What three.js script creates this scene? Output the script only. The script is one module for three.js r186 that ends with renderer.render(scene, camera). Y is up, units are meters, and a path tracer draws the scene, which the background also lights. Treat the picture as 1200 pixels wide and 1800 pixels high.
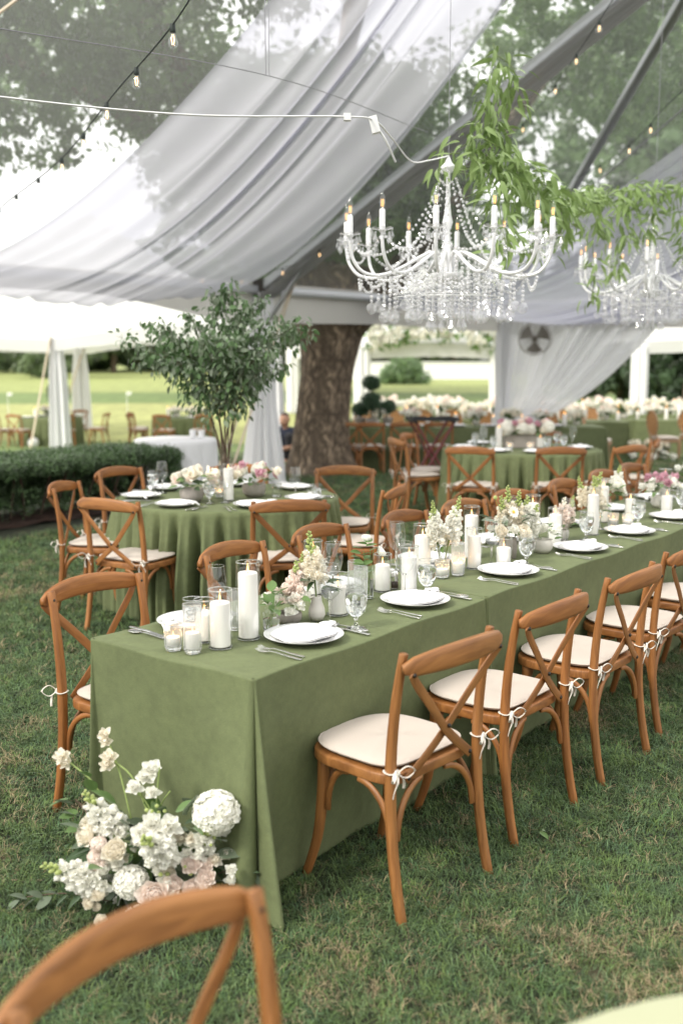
import * as THREE from 'three';
import { mergeGeometries, mergeVertices } from 'three/addons/utils/BufferGeometryUtils.js';
import { MarchingCubes } from 'three/addons/objects/MarchingCubes.js';

// ---------------------------------------------------------------- camera, sky, sun, exposure
const scene = new THREE.Scene();
const camera = new THREE.PerspectiveCamera(51.88, 2 / 3, 0.1, 900);
camera.position.set(0, 1.74, 0);
camera.rotation.set(-0.1465, 0, 0);
camera.focus = 4.3;
camera.userData.fStop = 1.75;
const renderer = new THREE.WebGLRenderer();
renderer.toneMapping = THREE.LinearToneMapping;
renderer.toneMappingExposure = 1.95;
renderer.shadowMap.enabled = true;
{
  // bright even overcast: a little brighter overhead
  const w = 256, h = 128, d = new Float32Array(w * h * 4);
  for (let j = 0; j < h; j++) for (let i = 0; i < w; i++) {
    const el = Math.sin(((j + 0.5) / h - 0.5) * Math.PI), k = (j * w + i) * 4;
    const up = Math.max(el, 0), L = 0.9 + 0.24 * up;
    d[k] = L * 1.01; d[k + 1] = L * 1.0; d[k + 2] = L * 0.98; d[k + 3] = 1;
  }
  const t = new THREE.DataTexture(d, w, h, THREE.RGBAFormat, THREE.FloatType);
  t.mapping = THREE.EquirectangularReflectionMapping; t.magFilter = THREE.LinearFilter; t.needsUpdate = true;
  scene.background = t; scene.environment = t;
}
const sun = new THREE.DirectionalLight(new THREE.Color(1, 0.945, 0.84), 2.0);
sun.position.set(-26, 30, 16); sun.target.position.set(0, 0, -6); scene.add(sun, sun.target);
sun.castShadow = true; sun.shadow.radius = 24; sun.shadow.mapSize.set(2048, 2048);
Object.assign(sun.shadow.camera, { left: -30, right: 30, top: 30, bottom: -30, near: 1, far: 120 });

// ---------------------------------------------------------------- helpers
const V = (x, y, z) => new THREE.Vector3(x, y, z);
let seed = 7;
const rnd = () => { seed = (seed + 0x6d2b79f5) | 0; let t = Math.imul(seed ^ (seed >>> 15), 1 | seed); t = (t + Math.imul(t ^ (t >>> 7), 61 | t)) ^ t; return ((t ^ (t >>> 14)) >>> 0) / 4294967296; };
const rr = (a, b) => a + (b - a) * rnd();
const sgn = () => (rnd() < 0.5 ? -1 : 1);
const lerp = (a, b, t) => a + (b - a) * t;
const clamp = (x, a = 0, b = 1) => Math.min(b, Math.max(a, x));
const ss = (a, b, x) => { const t = clamp((x - a) / (b - a)); return t * t * (3 - 2 * t); };
const hash = (x, y, s) => { let n = Math.imul(x | 0, 374761393) + Math.imul(y | 0, 668265263) + Math.imul(s | 0, 974711); n = Math.imul(n ^ (n >>> 13), 1274126177); return ((n ^ (n >>> 16)) >>> 0) / 4294967296; };
function vnoise(x, y, px, py, s = 0) {           // tileable value noise, period px, py
  const xi = Math.floor(x), yi = Math.floor(y), fx = x - xi, fy = y - yi, m = (a, p) => ((a % p) + p) % p;
  const u = fx * fx * (3 - 2 * fx), v = fy * fy * (3 - 2 * fy);
  const a = hash(m(xi, px), m(yi, py), s), b = hash(m(xi + 1, px), m(yi, py), s), c = hash(m(xi, px), m(yi + 1, py), s), d = hash(m(xi + 1, px), m(yi + 1, py), s);
  return lerp(lerp(a, b, u), lerp(c, d, u), v);
}
function fbm(x, y, px, py, oct = 4, s = 0) { let v = 0, a = 0.5, n = 0; for (let o = 0; o < oct; o++) { v += a * vnoise(x, y, px, py, s + o); n += a; a *= 0.5; x *= 2; y *= 2; px *= 2; py *= 2; } return v / n; }
function tex(w, h, fn, color = true) {             // fn(u, v) -> [r,g,b] 0..1 (sRGB when colour)
  const d = new Uint8Array(w * h * 4);
  for (let j = 0; j < h; j++) for (let i = 0; i < w; i++) {
    const c = fn((i + 0.5) / w, (j + 0.5) / h), k = (j * w + i) * 4;
    for (let q = 0; q < 3; q++) d[k + q] = clamp(c[q]) * 255;
    d[k + 3] = 255;
  }
  const t = new THREE.DataTexture(d, w, h, THREE.RGBAFormat);
  if (color) t.colorSpace = THREE.SRGBColorSpace;
  t.wrapS = t.wrapT = THREE.RepeatWrapping; t.magFilter = THREE.LinearFilter; t.needsUpdate = true;
  return t;
}
const rep = (t, x, y) => { const c = t.clone(); c.repeat.set(x, y); c.needsUpdate = true; return c; };
const mixc = (a, b, t) => [lerp(a[0], b[0], t), lerp(a[1], b[1], t), lerp(a[2], b[2], t)];
const lin = (r, g, b) => new THREE.Color().setRGB(r, g, b);
const mat = (color, roughness = 0.6, more = {}) => new THREE.MeshPhysicalMaterial({ color, roughness, side: THREE.DoubleSide, ...more });

function geo(pos, uv, idx) {
  const g = new THREE.BufferGeometry();
  g.setAttribute('position', new THREE.Float32BufferAttribute(pos, 3));
  g.setAttribute('uv', new THREE.Float32BufferAttribute(uv, 2));
  g.setIndex(idx); g.computeVertexNormals();
  return g;
}
// fn(u, v) -> Vector3 ; uv scaled by su, sv
function patch(nu, nv, fn, su = 1, sv = 1) {
  const p = [], t = [], x = [];
  for (let j = 0; j <= nv; j++) for (let i = 0; i <= nu; i++) { const q = fn(i / nu, j / nv); p.push(q.x, q.y, q.z); t.push((i / nu) * su, (j / nv) * sv); }
  for (let j = 0; j < nv; j++) for (let i = 0; i < nu; i++) { const a = j * (nu + 1) + i, b = a + 1, c = a + nu + 1, d = c + 1; x.push(a, b, d, a, d, c); }
  return geo(p, t, x);
}
// closed-section sweep along points; w,h numbers or functions of t; pow > 2 makes the section squarer
function sweep(pts, w, h = w, o = {}) {
  const { n = 8, up = V(0, 1, 0), sub = 0, pow = 2, cap = true } = o;
  if (sub) pts = new THREE.CatmullRomCurve3(pts).getPoints(sub);
  const N = pts.length, p = [], t = [], x = [], f = (k, s) => (typeof k === 'function' ? k(s) : k);
  let len = 0;
  for (let i = 0; i < N; i++) {
    const T = pts[Math.min(i + 1, N - 1)].clone().sub(pts[Math.max(i - 1, 0)]).normalize();
    let S = T.clone().cross(up); if (S.lengthSq() < 1e-6) S = T.clone().cross(V(0.3, 0.1, 1)); S.normalize();
    const U = S.clone().cross(T).normalize();
    if (i) len += pts[i].distanceTo(pts[i - 1]);
    const s = i / (N - 1), W = f(w, s) / 2, H = f(h, s) / 2;
    for (let k = 0; k <= n; k++) {
      const a = (k / n) * Math.PI * 2, c = Math.cos(a), d = Math.sin(a), e = 2 / pow;
      const X = Math.sign(c) * Math.abs(c) ** e * W, Y = Math.sign(d) * Math.abs(d) ** e * H;
      p.push(pts[i].x + S.x * X + U.x * Y, pts[i].y + S.y * X + U.y * Y, pts[i].z + S.z * X + U.z * Y);
      t.push((k / n) * (W + H) * 3, len);
    }
  }
  for (let i = 0; i < N - 1; i++) for (let k = 0; k < n; k++) { const a = i * (n + 1) + k, b = a + n + 1; x.push(a, a + 1, b + 1, a, b + 1, b); }
  if (cap) for (const e of [0, N - 1]) {
    const c = p.length / 3, q = pts[e]; p.push(q.x, q.y, q.z); t.push(0, 0);
    for (let k = 0; k < n; k++) { const a = e * (n + 1) + k; e ? x.push(c, a, a + 1) : x.push(c, a + 1, a); }
  }
  return geo(p, t, x);
}
const lathe = (pairs, n = 20) => { const g = new THREE.LatheGeometry(pairs.map(([r, y]) => new THREE.Vector2(Math.max(r, 1e-4), y)), n); return g; };
const box = (w, h, d, x = 0, y = 0, z = 0) => new THREE.BoxGeometry(w, h, d).translate(x, y, z);
const ball = (r, x = 0, y = 0, z = 0, a = 10, b = 7) => new THREE.SphereGeometry(r, a, b).translate(x, y, z);
const merge = (list) => mergeGeometries(list.filter(Boolean).map((g) => { const q = new THREE.BufferGeometry(); for (const k of ['position', 'normal', 'uv']) q.setAttribute(k, g.attributes[k]); q.setIndex(g.index ?? [...Array(g.attributes.position.count).keys()]); return q; }));
const place = (g, x, y, z, rx = 0, ry = 0, rz = 0, s = 1) => g.clone().applyMatrix4(new THREE.Matrix4().compose(V(x, y, z), new THREE.Quaternion().setFromEuler(new THREE.Euler(rx, ry, rz, 'YXZ')), V(s, s, s)));
const aim = (g, pos, dir, s = 1, spin = 0) => {    // turns a geometry's +y to dir
  const q = new THREE.Quaternion().setFromUnitVectors(V(0, 1, 0), dir.clone().normalize()).multiply(new THREE.Quaternion().setFromAxisAngle(V(0, 1, 0), spin));
  return g.clone().applyMatrix4(new THREE.Matrix4().compose(pos, q, V(s, s, s)));
};

const used = {};
const numbered = (n) => { const k = used[n] ?? 0; used[n] = k + 1; return k ? `${n}_${String(k).padStart(3, '0')}` : n; };
function tag(o, label, category, group, kind) { o.userData = {}; if (label) o.userData.label = label; if (category) o.userData.category = category; if (group) o.userData.group = group; if (kind) o.userData.kind = kind; return o; }
function thing(name, label, category, pos = [0, 0, 0], turn = 0, group) {
  const o = new THREE.Group(); o.name = numbered(name); scene.add(o);
  o.position.set(...pos); o.rotation.y = turn;
  return tag(o, label, category, group);
}
function part(name, g, m, parent, label) {
  const o = new THREE.Mesh(g, m); o.name = name; o.castShadow = o.receiveShadow = true; parent.add(o);
  if (label) o.userData.label = label;
  return o;
}
function solo(name, g, m, label, category, group, pos) { const o = part(numbered(name), g, m, scene); if (pos) o.position.set(...pos); return tag(o, label, category, group); }
function structure(name, g, m) { const o = part(numbered(name), g, m, scene); o.userData.kind = 'structure'; return o; }
function copy(o, label, pos, turn = 0, group) {
  const c = o.clone(); c.name = numbered(o.name.replace(/_\d{3}$/, '')); scene.add(c);
  c.userData = { ...o.userData, label }; if (group) c.userData.group = group;
  c.position.set(...pos); c.rotation.set(0, turn, 0); return c;
}
const instances = (name, g, m, list, parent) => {     // list of [Matrix4, Color]
  const o = new THREE.InstancedMesh(g, m, list.length); o.name = name; o.castShadow = o.receiveShadow = true;
  list.forEach(([mx, c], i) => { o.setMatrixAt(i, mx); if (c) o.setColorAt(i, c); });
  o.userData.kind = 'stuff'; parent.add(o); return o;
};
const M4 = (x, y, z, rx, ry, rz, s, sy = s) => new THREE.Matrix4().compose(V(x, y, z), new THREE.Quaternion().setFromEuler(new THREE.Euler(rx, ry, rz, 'YXZ')), V(s, sy, s));
const NTH = ['first', 'second', 'third', 'fourth', 'fifth', 'sixth', 'seventh', 'eighth', 'ninth', 'tenth', 'eleventh', 'twelfth', 'thirteenth', 'fourteenth'];

// the garden falls away gently beyond the near tables
const GY = [[-60, 0], [12, 0], [17.7, -0.2], [21, -0.28], [27.5, -0.6], [52, -0.6], [130, -0.15], [700, 0]];
const onG = (h, x, z) => V(x, gy(z) + h, z);
const gy = (z) => { const d = -z; for (let k = 1; k < GY.length; k++) if (d <= GY[k][0]) { const t = (d - GY[k - 1][0]) / (GY[k][0] - GY[k - 1][0]); return lerp(GY[k - 1][1], GY[k][1], t * t * (3 - 2 * t) * 0.5 + t * 0.5); } return 0; };

// ---------------------------------------------------------------- materials
const woodMap = tex(256, 1024, (u, v) => {
  const warp = fbm(u * 3, v * 4, 3, 4, 3, 5) * 1.1, line = vnoise((u + warp * 0.16) * 26, v * 5, 26, 5, 9), fine = vnoise(u * 110, v * 14, 110, 14, 3);
  const t = clamp(0.55 * line + 0.25 * fine + 0.35 * fbm(u * 4, v * 6, 4, 6, 3, 21) - 0.1);
  return mixc([0.455, 0.288, 0.145], [0.69, 0.475, 0.265], t);
});
const woodBump = tex(256, 512, (u, v) => { const t = vnoise(u * 90, v * 10, 90, 10, 3) * 0.6 + 0.4 * vnoise(u * 24, v * 6, 24, 6, 4); return [t, t, t]; }, false);
const woodRep = [5, 1.6];
const woods = [0xffffff, 0xf3ece4, 0xfff6ea, 0xe9e2dc, 0xfffaf4].map((c, i) => mat(c, 0.48 + 0.02 * i, { map: Object.assign(rep(woodMap, ...woodRep), { offset: new THREE.Vector2(i * 0.37, i * 0.23) }), bumpMap: rep(woodBump, ...woodRep), bumpScale: 0.0004, clearcoat: 0.12, clearcoatRoughness: 0.45 })), wood = woods[0];
const caneWood = mat(lin(0.32, 0.19, 0.1), 0.55);
const velvetMap = tex(512, 512, (u, v) => { const a = fbm(u * 7, v * 7, 7, 7, 5, 2), b = fbm(u * 18, v * 18, 18, 18, 3, 8), c = hash(u * 512, v * 512, 4); const t = 0.8 + 0.08 * (a - 0.5) + 0.07 * (b - 0.5) + 0.07 * (fbm(u * 60, v * 60, 60, 60, 2, 9) - 0.5) + 0.06 * (c - 0.5); return [0.492 * t, 0.534 * t, 0.36 * t]; });
const velvetBump = tex(512, 512, (u, v) => { const t = 0.5 * fbm(u * 12, v * 12, 12, 12, 5, 6) + 0.25 * hash(u * 512, v * 512, 5); return [t, t, t]; }, false);
const velvet = mat(0xffffff, 0.85, { map: velvetMap, bumpMap: velvetBump, bumpScale: 0.002, sheen: 0.5, sheenRoughness: 0.4, sheenColor: lin(0.34, 0.38, 0.26) });
const linenBump = tex(256, 256, (u, v) => { const t = 0.5 + 0.25 * Math.sin(u * 256 * 0.8) * 1 + 0.25 * Math.sin(v * 256 * 0.8) + 0.3 * (vnoise(u * 60, v * 60, 60, 60) - 0.5); return [t, t, t]; }, false);
const linen = mat(lin(0.54, 0.47, 0.41), 0.9, { bumpMap: rep(linenBump, 6, 6), bumpScale: 0.0004, sheen: 0.3, sheenColor: lin(0.8, 0.75, 0.7) });
const tie = mat(lin(0.7, 0.65, 0.58), 0.9);
const darkMetal = mat(lin(0.05, 0.045, 0.04), 0.4, { metalness: 0.8 });
const steel = mat(lin(0.72, 0.71, 0.69), 0.2, { metalness: 1 });
const alu = mat(lin(0.55, 0.56, 0.58), 0.4, { metalness: 0.7 });
const china = mat(lin(0.78, 0.78, 0.78), 0.12, { clearcoat: 0.6, clearcoatRoughness: 0.08 });
const napkinM = mat(lin(0.84, 0.83, 0.83), 0.9, { bumpMap: rep(linenBump, 3, 3), bumpScale: 0.0003 });
const wax = mat(lin(0.84, 0.81, 0.77), 0.5, { sheen: 0.2 });
const wick = mat(lin(0.03, 0.025, 0.02), 0.9);
const flameM = new THREE.MeshStandardMaterial({ color: 0x000000, emissive: new THREE.Color(1, 0.5, 0.16), emissiveIntensity: 3.2 });
const pane = mat(lin(0.97, 0.98, 0.98), 0.02, { transmission: 1, thickness: 0, ior: 1.75 });
const glassSolid = mat(lin(0.985, 0.99, 0.99), 0.02, { transmission: 1, thickness: 0.01, ior: 1.48 });
const water = mat(lin(0.97, 0.98, 0.98), 0.03, { transmission: 1, thickness: 0.02, ior: 1.33 });
const iceM = mat(lin(0.95, 0.96, 0.97), 0.15, { transmission: 0.85, thickness: 0.01, ior: 1.31 });
const concrete = mat(lin(0.33, 0.3, 0.27), 0.85, { bumpMap: rep(velvetBump, 2, 2), bumpScale: 0.002 });
const ceramic = mat(lin(0.66, 0.63, 0.58), 0.6);
const leafM = (r, g, b, tr = 0.35) => mat(lin(r, g, b), 0.75, { transmission: tr, thickness: 0 });
const leafGreen = leafM(0.13, 0.23, 0.06), leafDark = leafM(0.055, 0.11, 0.035), leafGrey = leafM(0.17, 0.22, 0.14), leafVine = leafM(0.26, 0.37, 0.12, 0.4), stemM = mat(lin(0.16, 0.22, 0.07), 0.7), twigM = mat(lin(0.1, 0.065, 0.045), 0.8);
const petalM = (r, g, b) => mat(lin(r, g, b), 0.85, { transmission: 0.4, thickness: 0, sheen: 0.2 });
const petalWhite = petalM(0.97, 0.96, 0.9), petalCream = petalM(0.96, 0.91, 0.8), petalBlush = petalM(0.97, 0.87, 0.8), petalPink = petalM(0.72, 0.42, 0.5), petalLime = petalM(0.5, 0.58, 0.2), yolk = mat(lin(0.7, 0.45, 0.05), 0.8);
const whitePaint = mat(lin(0.82, 0.82, 0.83), 0.3, { clearcoat: 0.3 });
const cordWhite = mat(lin(0.75, 0.75, 0.75), 0.5), cordBlack = mat(lin(0.02, 0.03, 0.025), 0.6), wireGrey = mat(lin(0.3, 0.3, 0.32), 0.5, { metalness: 0.6 });
const strapM = mat(lin(0.55, 0.47, 0.36), 0.9);
const vinyl = mat(lin(0.94, 0.95, 0.955), 0.35, { transmission: 1, thickness: 0, ior: 1.3 });
const sheer = mat(lin(0.71, 0.705, 0.775), 0.76, { transmission: 0.95, thickness: 0, ior: 1.1, specularIntensity: 0.2 });
const drapeM = mat(lin(0.9, 0.9, 0.92), 0.9, { transmission: 0.5, thickness: 0, ior: 1.1 });
const clothWhite = mat(lin(0.86, 0.86, 0.87), 0.9, { transmission: 0.12, thickness: 0, ior: 1.1, bumpMap: rep(linenBump, 8, 8), bumpScale: 0.0004 });
const tentVinyl = mat(lin(0.86, 0.86, 0.86), 0.7, { transmission: 0.5, thickness: 0, ior: 1.2 });
const valanceM = mat(lin(0.74, 0.72, 0.69), 0.7, { transmission: 0.2, thickness: 0, ior: 1.2 });
const barkMap = tex(512, 512, (u, v) => { const r = Math.abs(fbm(u * 14 + fbm(u * 4, v * 6, 4, 6, 3, 1) * 2.5, v * 5, 14, 5, 4, 12) - 0.5) * 3; return mixc([0.32, 0.275, 0.23], [0.68, 0.6, 0.51], clamp(r + 0.3 * (fbm(u * 8, v * 8, 8, 8, 4, 30) - 0.4))); });
const barkBump = tex(512, 512, (u, v) => { const r = Math.abs(fbm(u * 14 + fbm(u * 4, v * 6, 4, 6, 3, 1) * 2.5, v * 5, 14, 5, 4, 12) - 0.5) * 3; return [r, r, r]; }, false);
const bark = mat(0xffffff, 0.95, { map: barkMap, bumpMap: barkBump, bumpScale: 0.03 });

// ---------------------------------------------------------------- ground and lawns
const PER = 12;                                     // metres per repeat of the lawn
const dryness = (x, z) => { const u = x / PER, v = z / PER; return clamp(ss(0.47, 0.74, 0.6 * fbm(u * 9, v * 9, 9, 9, 4, 40) + 0.4 * fbm(u * 40, v * 40, 40, 40, 3, 44))); };
const lawnMap = tex(1024, 1024, (u, v) => {
  const d = dryness(u * PER, v * PER), f = fbm(u * 120, v * 120, 120, 120, 3, 50), s = hash(u * 1024, v * 1024, 6);
  const c = mixc([0.19, 0.215, 0.13], [0.44, 0.38, 0.27], d * 0.9 + 0.25 * (f - 0.5));
  const k = 0.55 + 0.45 * f + 0.2 * (s - 0.5); return [c[0] * k, c[1] * k, c[2] * k];
});
const lawnM = mat(0xffffff, 0.95, { map: lawnMap, bumpMap: velvetBump, bumpScale: 0.02 });
{
  const zs = [60, 0, -12]; for (let z = -13; z > -60; z -= 1) zs.push(z); for (let z = -60; z > -140; z -= 5) zs.push(z); zs.push(-200, -400, -700);
  const g = patch(4, zs.length - 1, (u, v) => { const z = zs[Math.round(v * (zs.length - 1))]; return V(lerp(-500, 500, u), gy(z), z); }), p = g.attributes.position, uv = g.attributes.uv;
  for (let i = 0; i < p.count; i++) uv.setXY(i, p.getX(i) / PER, p.getZ(i) / PER);
  structure('lawn', g, lawnM);
  const far = (name, x0, x1, z0, z1, c, y, w = 0) => {
    const g = patch(40, 90, (a, b) => { const z = lerp(z0, z1, b) + w * Math.sin(a * 9 + b) + 0.4 * w * Math.sin(a * 23); return V(lerp(x0, x1, a), gy(z) + y, z); }, (x1 - x0) / 6, (z1 - z0) / 6);
    structure(name, g, mat(c, 0.95, { map: grassFine }));
  };
  const grassFine = tex(256, 256, (u, v) => { const t = 0.84 + 0.32 * (fbm(u * 16, v * 16, 16, 16, 4, 60) - 0.5) + 0.1 * (hash(u * 256, v * 256, 3) - 0.5); return [t, t, t]; });
  far('mown_lawn', -70, 90, -300, -21.5, lin(0.19, 0.27, 0.08), 0.004, 0.5);
  far('putting_green', -60, 45, -52, -28, lin(0.42, 0.44, 0.16), 0.008, 1.2);
  far('fairway', -90, 90, -260, -66, lin(0.35, 0.4, 0.13), 0.008, 1.5);
  const soil = tex(256, 256, (u, v) => { const t = fbm(u * 20, v * 20, 20, 20, 4, 70); return mixc([0.16, 0.1, 0.075], [0.36, 0.25, 0.19], t); });
  structure('mulch_bed', patch(20, 6, (a, b) => V(lerp(-5.2, -1.75, a) + 0.05 * Math.sin(b * 9), 0.02 + 0.02 * Math.sin(a * 50) * Math.sin(b * 17), lerp(-9.0, -13.4, a) + lerp(-0.75, 0.75, b) - 0.0), 3, 1), mat(0xffffff, 0.95, { map: soil, bumpMap: velvetBump, bumpScale: 0.03 }));
  structure('path', patch(14, 6, (a, b) => onG(0.012, lerp(-2.6, 10, a), lerp(-19.6, -17.2, a) + lerp(-0.45, 0.45, b) + 0.15 * Math.sin(a * 7)), 6, 1), mat(lin(0.42, 0.35, 0.28), 0.95, { map: grassFine }));
}
{ // short lawn grass, denser near the camera
  const blade = (out, n, L0, L1, W, lie) => {
    for (let k = 0; k < n; k++) {
      const a = rr(0, 6.283), l = rr(L0, L1), w = W * rr(0.7, 1.3), t = rr(lie * 0.4, lie), bx = rr(-0.03, 0.03), bz = rr(-0.03, 0.03), c = Math.cos(a), s = Math.sin(a), b = out.p.length / 3;
      const y1 = l * 0.55 * Math.cos(t * 0.6), r1 = l * 0.55 * Math.sin(t * 0.6), y2 = y1 + l * 0.45 * Math.cos(t * 1.3), r2 = r1 + l * 0.45 * Math.sin(t * 1.3);
      for (const [r, y, h] of [[0, -0.003, w], [r1, y1, w * 0.8], [r2, Math.max(y2, 0.003), 0.0004]]) { out.p.push(bx + c * r - s * h, y, bz + s * r + c * h, bx + c * r + s * h, y, bz + s * r - c * h); out.t.push(0, 0, 1, 1); }
      out.x.push(b, b + 1, b + 3, b, b + 3, b + 2, b + 2, b + 3, b + 5, b + 2, b + 5, b + 4);
    }
  };
  const make = (n, a, b, w, lie) => { const o = { p: [], t: [], x: [] }; blade(o, n, a, b, w, lie); return geo(o.p, o.t, o.x); };
  const tufts = [make(15, 0.02, 0.05, 0.0015, 1.3), make(12, 0.025, 0.06, 0.0014, 1.55)], straw = make(11, 0.02, 0.055, 0.0011, 1.75);
  const gl = [[], []], sl = [];
  const gm = mat(0xffffff, 0.75, { specularIntensity: 0.4, transmission: 0.25, thickness: 0 });
  const zones = [[-0.8, -3.6, 2200, 0.8], [-3.6, -6, 1500, 1], [-6, -9.5, 750, 1.25], [-9.5, -15, 260, 1.7], [-15, -21, 90, 2.4]];
  for (const [z0, z1, den, sc] of zones) {
    const n = Math.round(den * (0.36 * (z1 * z1 - z0 * z0) + 3 * Math.abs(z1 - z0)));
    for (let k = 0; k < n; k++) {
      const z = lerp(z0, z1, (Math.sqrt(lerp((1.5 - 0.36 * z0) ** 2, (1.5 - 0.36 * z1) ** 2, rnd())) - 1.5 + 0.36 * z0) / (0.36 * (z0 - z1))), x = rr(-1, 1) * (1.5 - 0.36 * z), d = dryness(x, z), v = rnd();
      if (z < -9.3 && x < -1.5 && Math.abs(z + 9 + (x + 5.2) * 1.275 + 0) < 1.6) continue;   // mulch
      const s = sc * rr(0.75, 1.25);
      if (v < d * 0.6 + 0.07) { const q = rr(0.7, 1.25); sl.push([M4(x, gy(z), z, 0, rr(0, 6.28), 0, s), lin(0.42 * q, 0.33 * q, 0.2 * q)]); }
      else { const q = rr(0.35, 1.75), yel = rr(0, 1) * 0.5 + d * 0.3; gl[k & 1].push([M4(x, gy(z), z, rr(-0.1, 0.1), rr(0, 6.28), rr(-0.1, 0.1), s), lin((0.083 + 0.11 * yel) * q, (0.15 + 0.085 * yel) * q, (rr(0.042, 0.085) + 0.02 * yel) * q)]); }
    }
  }
  tag(instances('grass', tufts[0], gm, gl[0], scene), 'short green lawn grass under the tables and chairs', 'grass', null, 'stuff');
  tag(instances('grass_001', tufts[1], gm, gl[1], scene), 'longer leaning blades mixed through the lawn', 'grass', null, 'stuff');
  tag(instances('dry_grass', straw, gm, sl, scene), 'dry straw coloured grass in worn patches of lawn', 'dry grass', null, 'stuff');
}
// ---------------------------------------------------------------- big clear tent (s along the left eave, t towards the ridge)
const TE = V(0.643, 0, -0.766), TN = V(0.766, 0, 0.643), T0 = V(-1.11, 0, -14.8);
const T = (s, t, y) => T0.clone().addScaledVector(TE, s).addScaledVector(TN, t).setY(y);
const EAVE = 2.75, SLOPE = 0.53, HALF = 6.1, SE = 6.4, RIDGE = EAVE + SLOPE * HALF, SN = -24;
const roofY = (p) => { const d = p.clone().sub(T0), s = d.dot(TE), t = d.dot(TN); const q = Math.min(t, 2 * HALF - t, SE - s); return q < -0.5 ? -9 : EAVE + SLOPE * q; };
{
  const tent = thing('clear_tent', 'large clear roofed frame tent covering the dining tables', 'tent', [0, 0, 0]);
  const tri = (...p) => { const g = new THREE.BufferGeometry().setFromPoints(p); g.setAttribute('uv', new THREE.Float32BufferAttribute(p.flatMap(() => [0, 0]), 2)); g.setIndex(p.length === 3 ? [0, 1, 2] : [0, 1, 2, 0, 2, 3]); g.computeVertexNormals(); return g; };
  const bays = [-24, -16, -8, 0];
  for (let i = 0; i < 3; i++) for (const far of [0, 1]) part('roof_panel', tri(T(bays[i], far ? 12.2 : 0, EAVE), T(bays[i + 1], far ? 12.2 : 0, EAVE), T(bays[i + 1], HALF, RIDGE), T(bays[i], HALF, RIDGE)), vinyl, tent);
  for (const far of [0, 1]) part('roof_panel', tri(T(0, far ? 12.2 : 0, EAVE), T(SE, far ? 12.2 : 0, EAVE), T(SE - HALF, HALF, RIDGE), T(0, HALF, RIDGE)), vinyl, tent);
  part('roof_panel', tri(T(SE, 0, EAVE), T(SE, 12.2, EAVE), T(SE - HALF, HALF, RIDGE)), vinyl, tent);
  const beam = (a, b, w, h, m = alu) => sweep([a, b], w, h, { pow: 6, n: 12 });
  const greySheer = mat(lin(0.42, 0.41, 0.42), 0.8, { transmission: 0.45, thickness: 0 });
  for (const s of [-24, -16, -8, 0]) for (const q of [0, 1]) {
    const a = T(s, q ? 12.2 : 0, EAVE - 0.08), b = T(s, HALF, RIDGE - 0.08);
    part('rafter', beam(a, b, 0.1, 0.12), alu, tent);
    // fabric sleeve gathered round the rafter
    part('rafter_sleeve', patch(24, 12, (u, v) => { const c = a.clone().lerp(b, v), w = (u - 0.5) * (0.3 + 0.16 * Math.sin(v * Math.PI)); return c.addScaledVector(TE, w).setY(c.y - 0.1 - 0.1 * Math.cos(w * 5) - 0.02 * Math.sin(u * 26 + v * 3)); }, 1, 6), greySheer, tent);
  }
  for (const q of [0, 12.2]) part('hip_rafter', beam(T(SE, q, EAVE - 0.08), T(SE - HALF, HALF, RIDGE - 0.08), 0.1, 0.12), alu, tent);
  part('ridge_beam', beam(T(SN, HALF, RIDGE - 0.06), T(SE - HALF, HALF, RIDGE - 0.06), 0.1, 0.12), alu, tent);
  const eaves = [[T(SN, 0, 0), T(SE, 0, 0), 1], [T(SE, 0, 0), T(SE, 12.2, 0), 0], [T(SN, 12.2, 0), T(SE, 12.2, 0), 0]];
  for (const [a, b, arch] of eaves) {
    part('eave_beam', beam(a.clone().setY(EAVE - 0.1), b.clone().setY(EAVE - 0.1), 0.09, 0.12), alu, tent);
    const L = a.distanceTo(b), out = b.clone().sub(a).normalize().cross(V(0, 1, 0)).multiplyScalar(-0.06);
    part('valance', patch(160, 8, (u, v) => {
      const s = arch ? SN + u * L : 1, k = arch && s < -0.5 ? 0.27 * ss(-0.3, -3, s) : 0.02 * Math.sin(u * L), y = lerp(EAVE, 2.22 + k, v);
      return a.clone().lerp(b, u).addScaledVector(out, 1 + v * (0.5 + 0.3 * Math.sin(u * L * 3))).setY(y);
    }, L, 0.5), valanceM, tent);
  }
  const legs = [[0, 0], [SE, 0], [-8, 0], [-16, 0], [SE, 6.1], [SE, 12.2], [0, 12.2], [-8, 12.2]];
  for (const [s, t] of legs) {
    const p = T(s, t, 0); p.y = gy(p.z) - 0.03; part('leg', sweep([p, p.clone().setY(EAVE - 0.1)], 0.075, 0.075, { n: 10 }), whitePaint, tent);
  }
  // small knee braces at the first leg
  part('knee_brace', beam(T(0, 0.02, 2.1), T(0, 0.9, 3.05), 0.05, 0.05), alu, tent);
  part('leg_bracket', box(0.2, 0.24, 0.2).translate(T0.x, EAVE - 0.08, T0.z), darkMetal, tent);
  const drape = (p, H, r0, r1, n, sd) => patch(96, 40, (u, v) => {
    const a = u * Math.PI * 2, fold = 0.5 + 0.5 * Math.sin(a * n + Math.sin(a * 3 + sd) * 1.4 + v * 0.8), pinch = 1 - 0.28 * Math.exp(-((v - 0.55) ** 2) / 0.05);
    const r = lerp(r0, r1, v ** 0.7) * (0.62 + 0.45 * fold) * pinch;
    return V(p.x + Math.cos(a) * r * 1.1, lerp(H, gy(p.z) + 0.03, v), p.z + Math.sin(a) * r * 0.85);
  }, 2, 2.4);
  part('leg_drape', drape(T(0, 0.02, 0), 2.62, 0.12, 0.27, 11, 1), clothWhite, tent);
  part('leg_drape', drape(T(SE, 0, 0), 2.5, 0.12, 0.2, 9, 2), clothWhite, tent);
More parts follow.
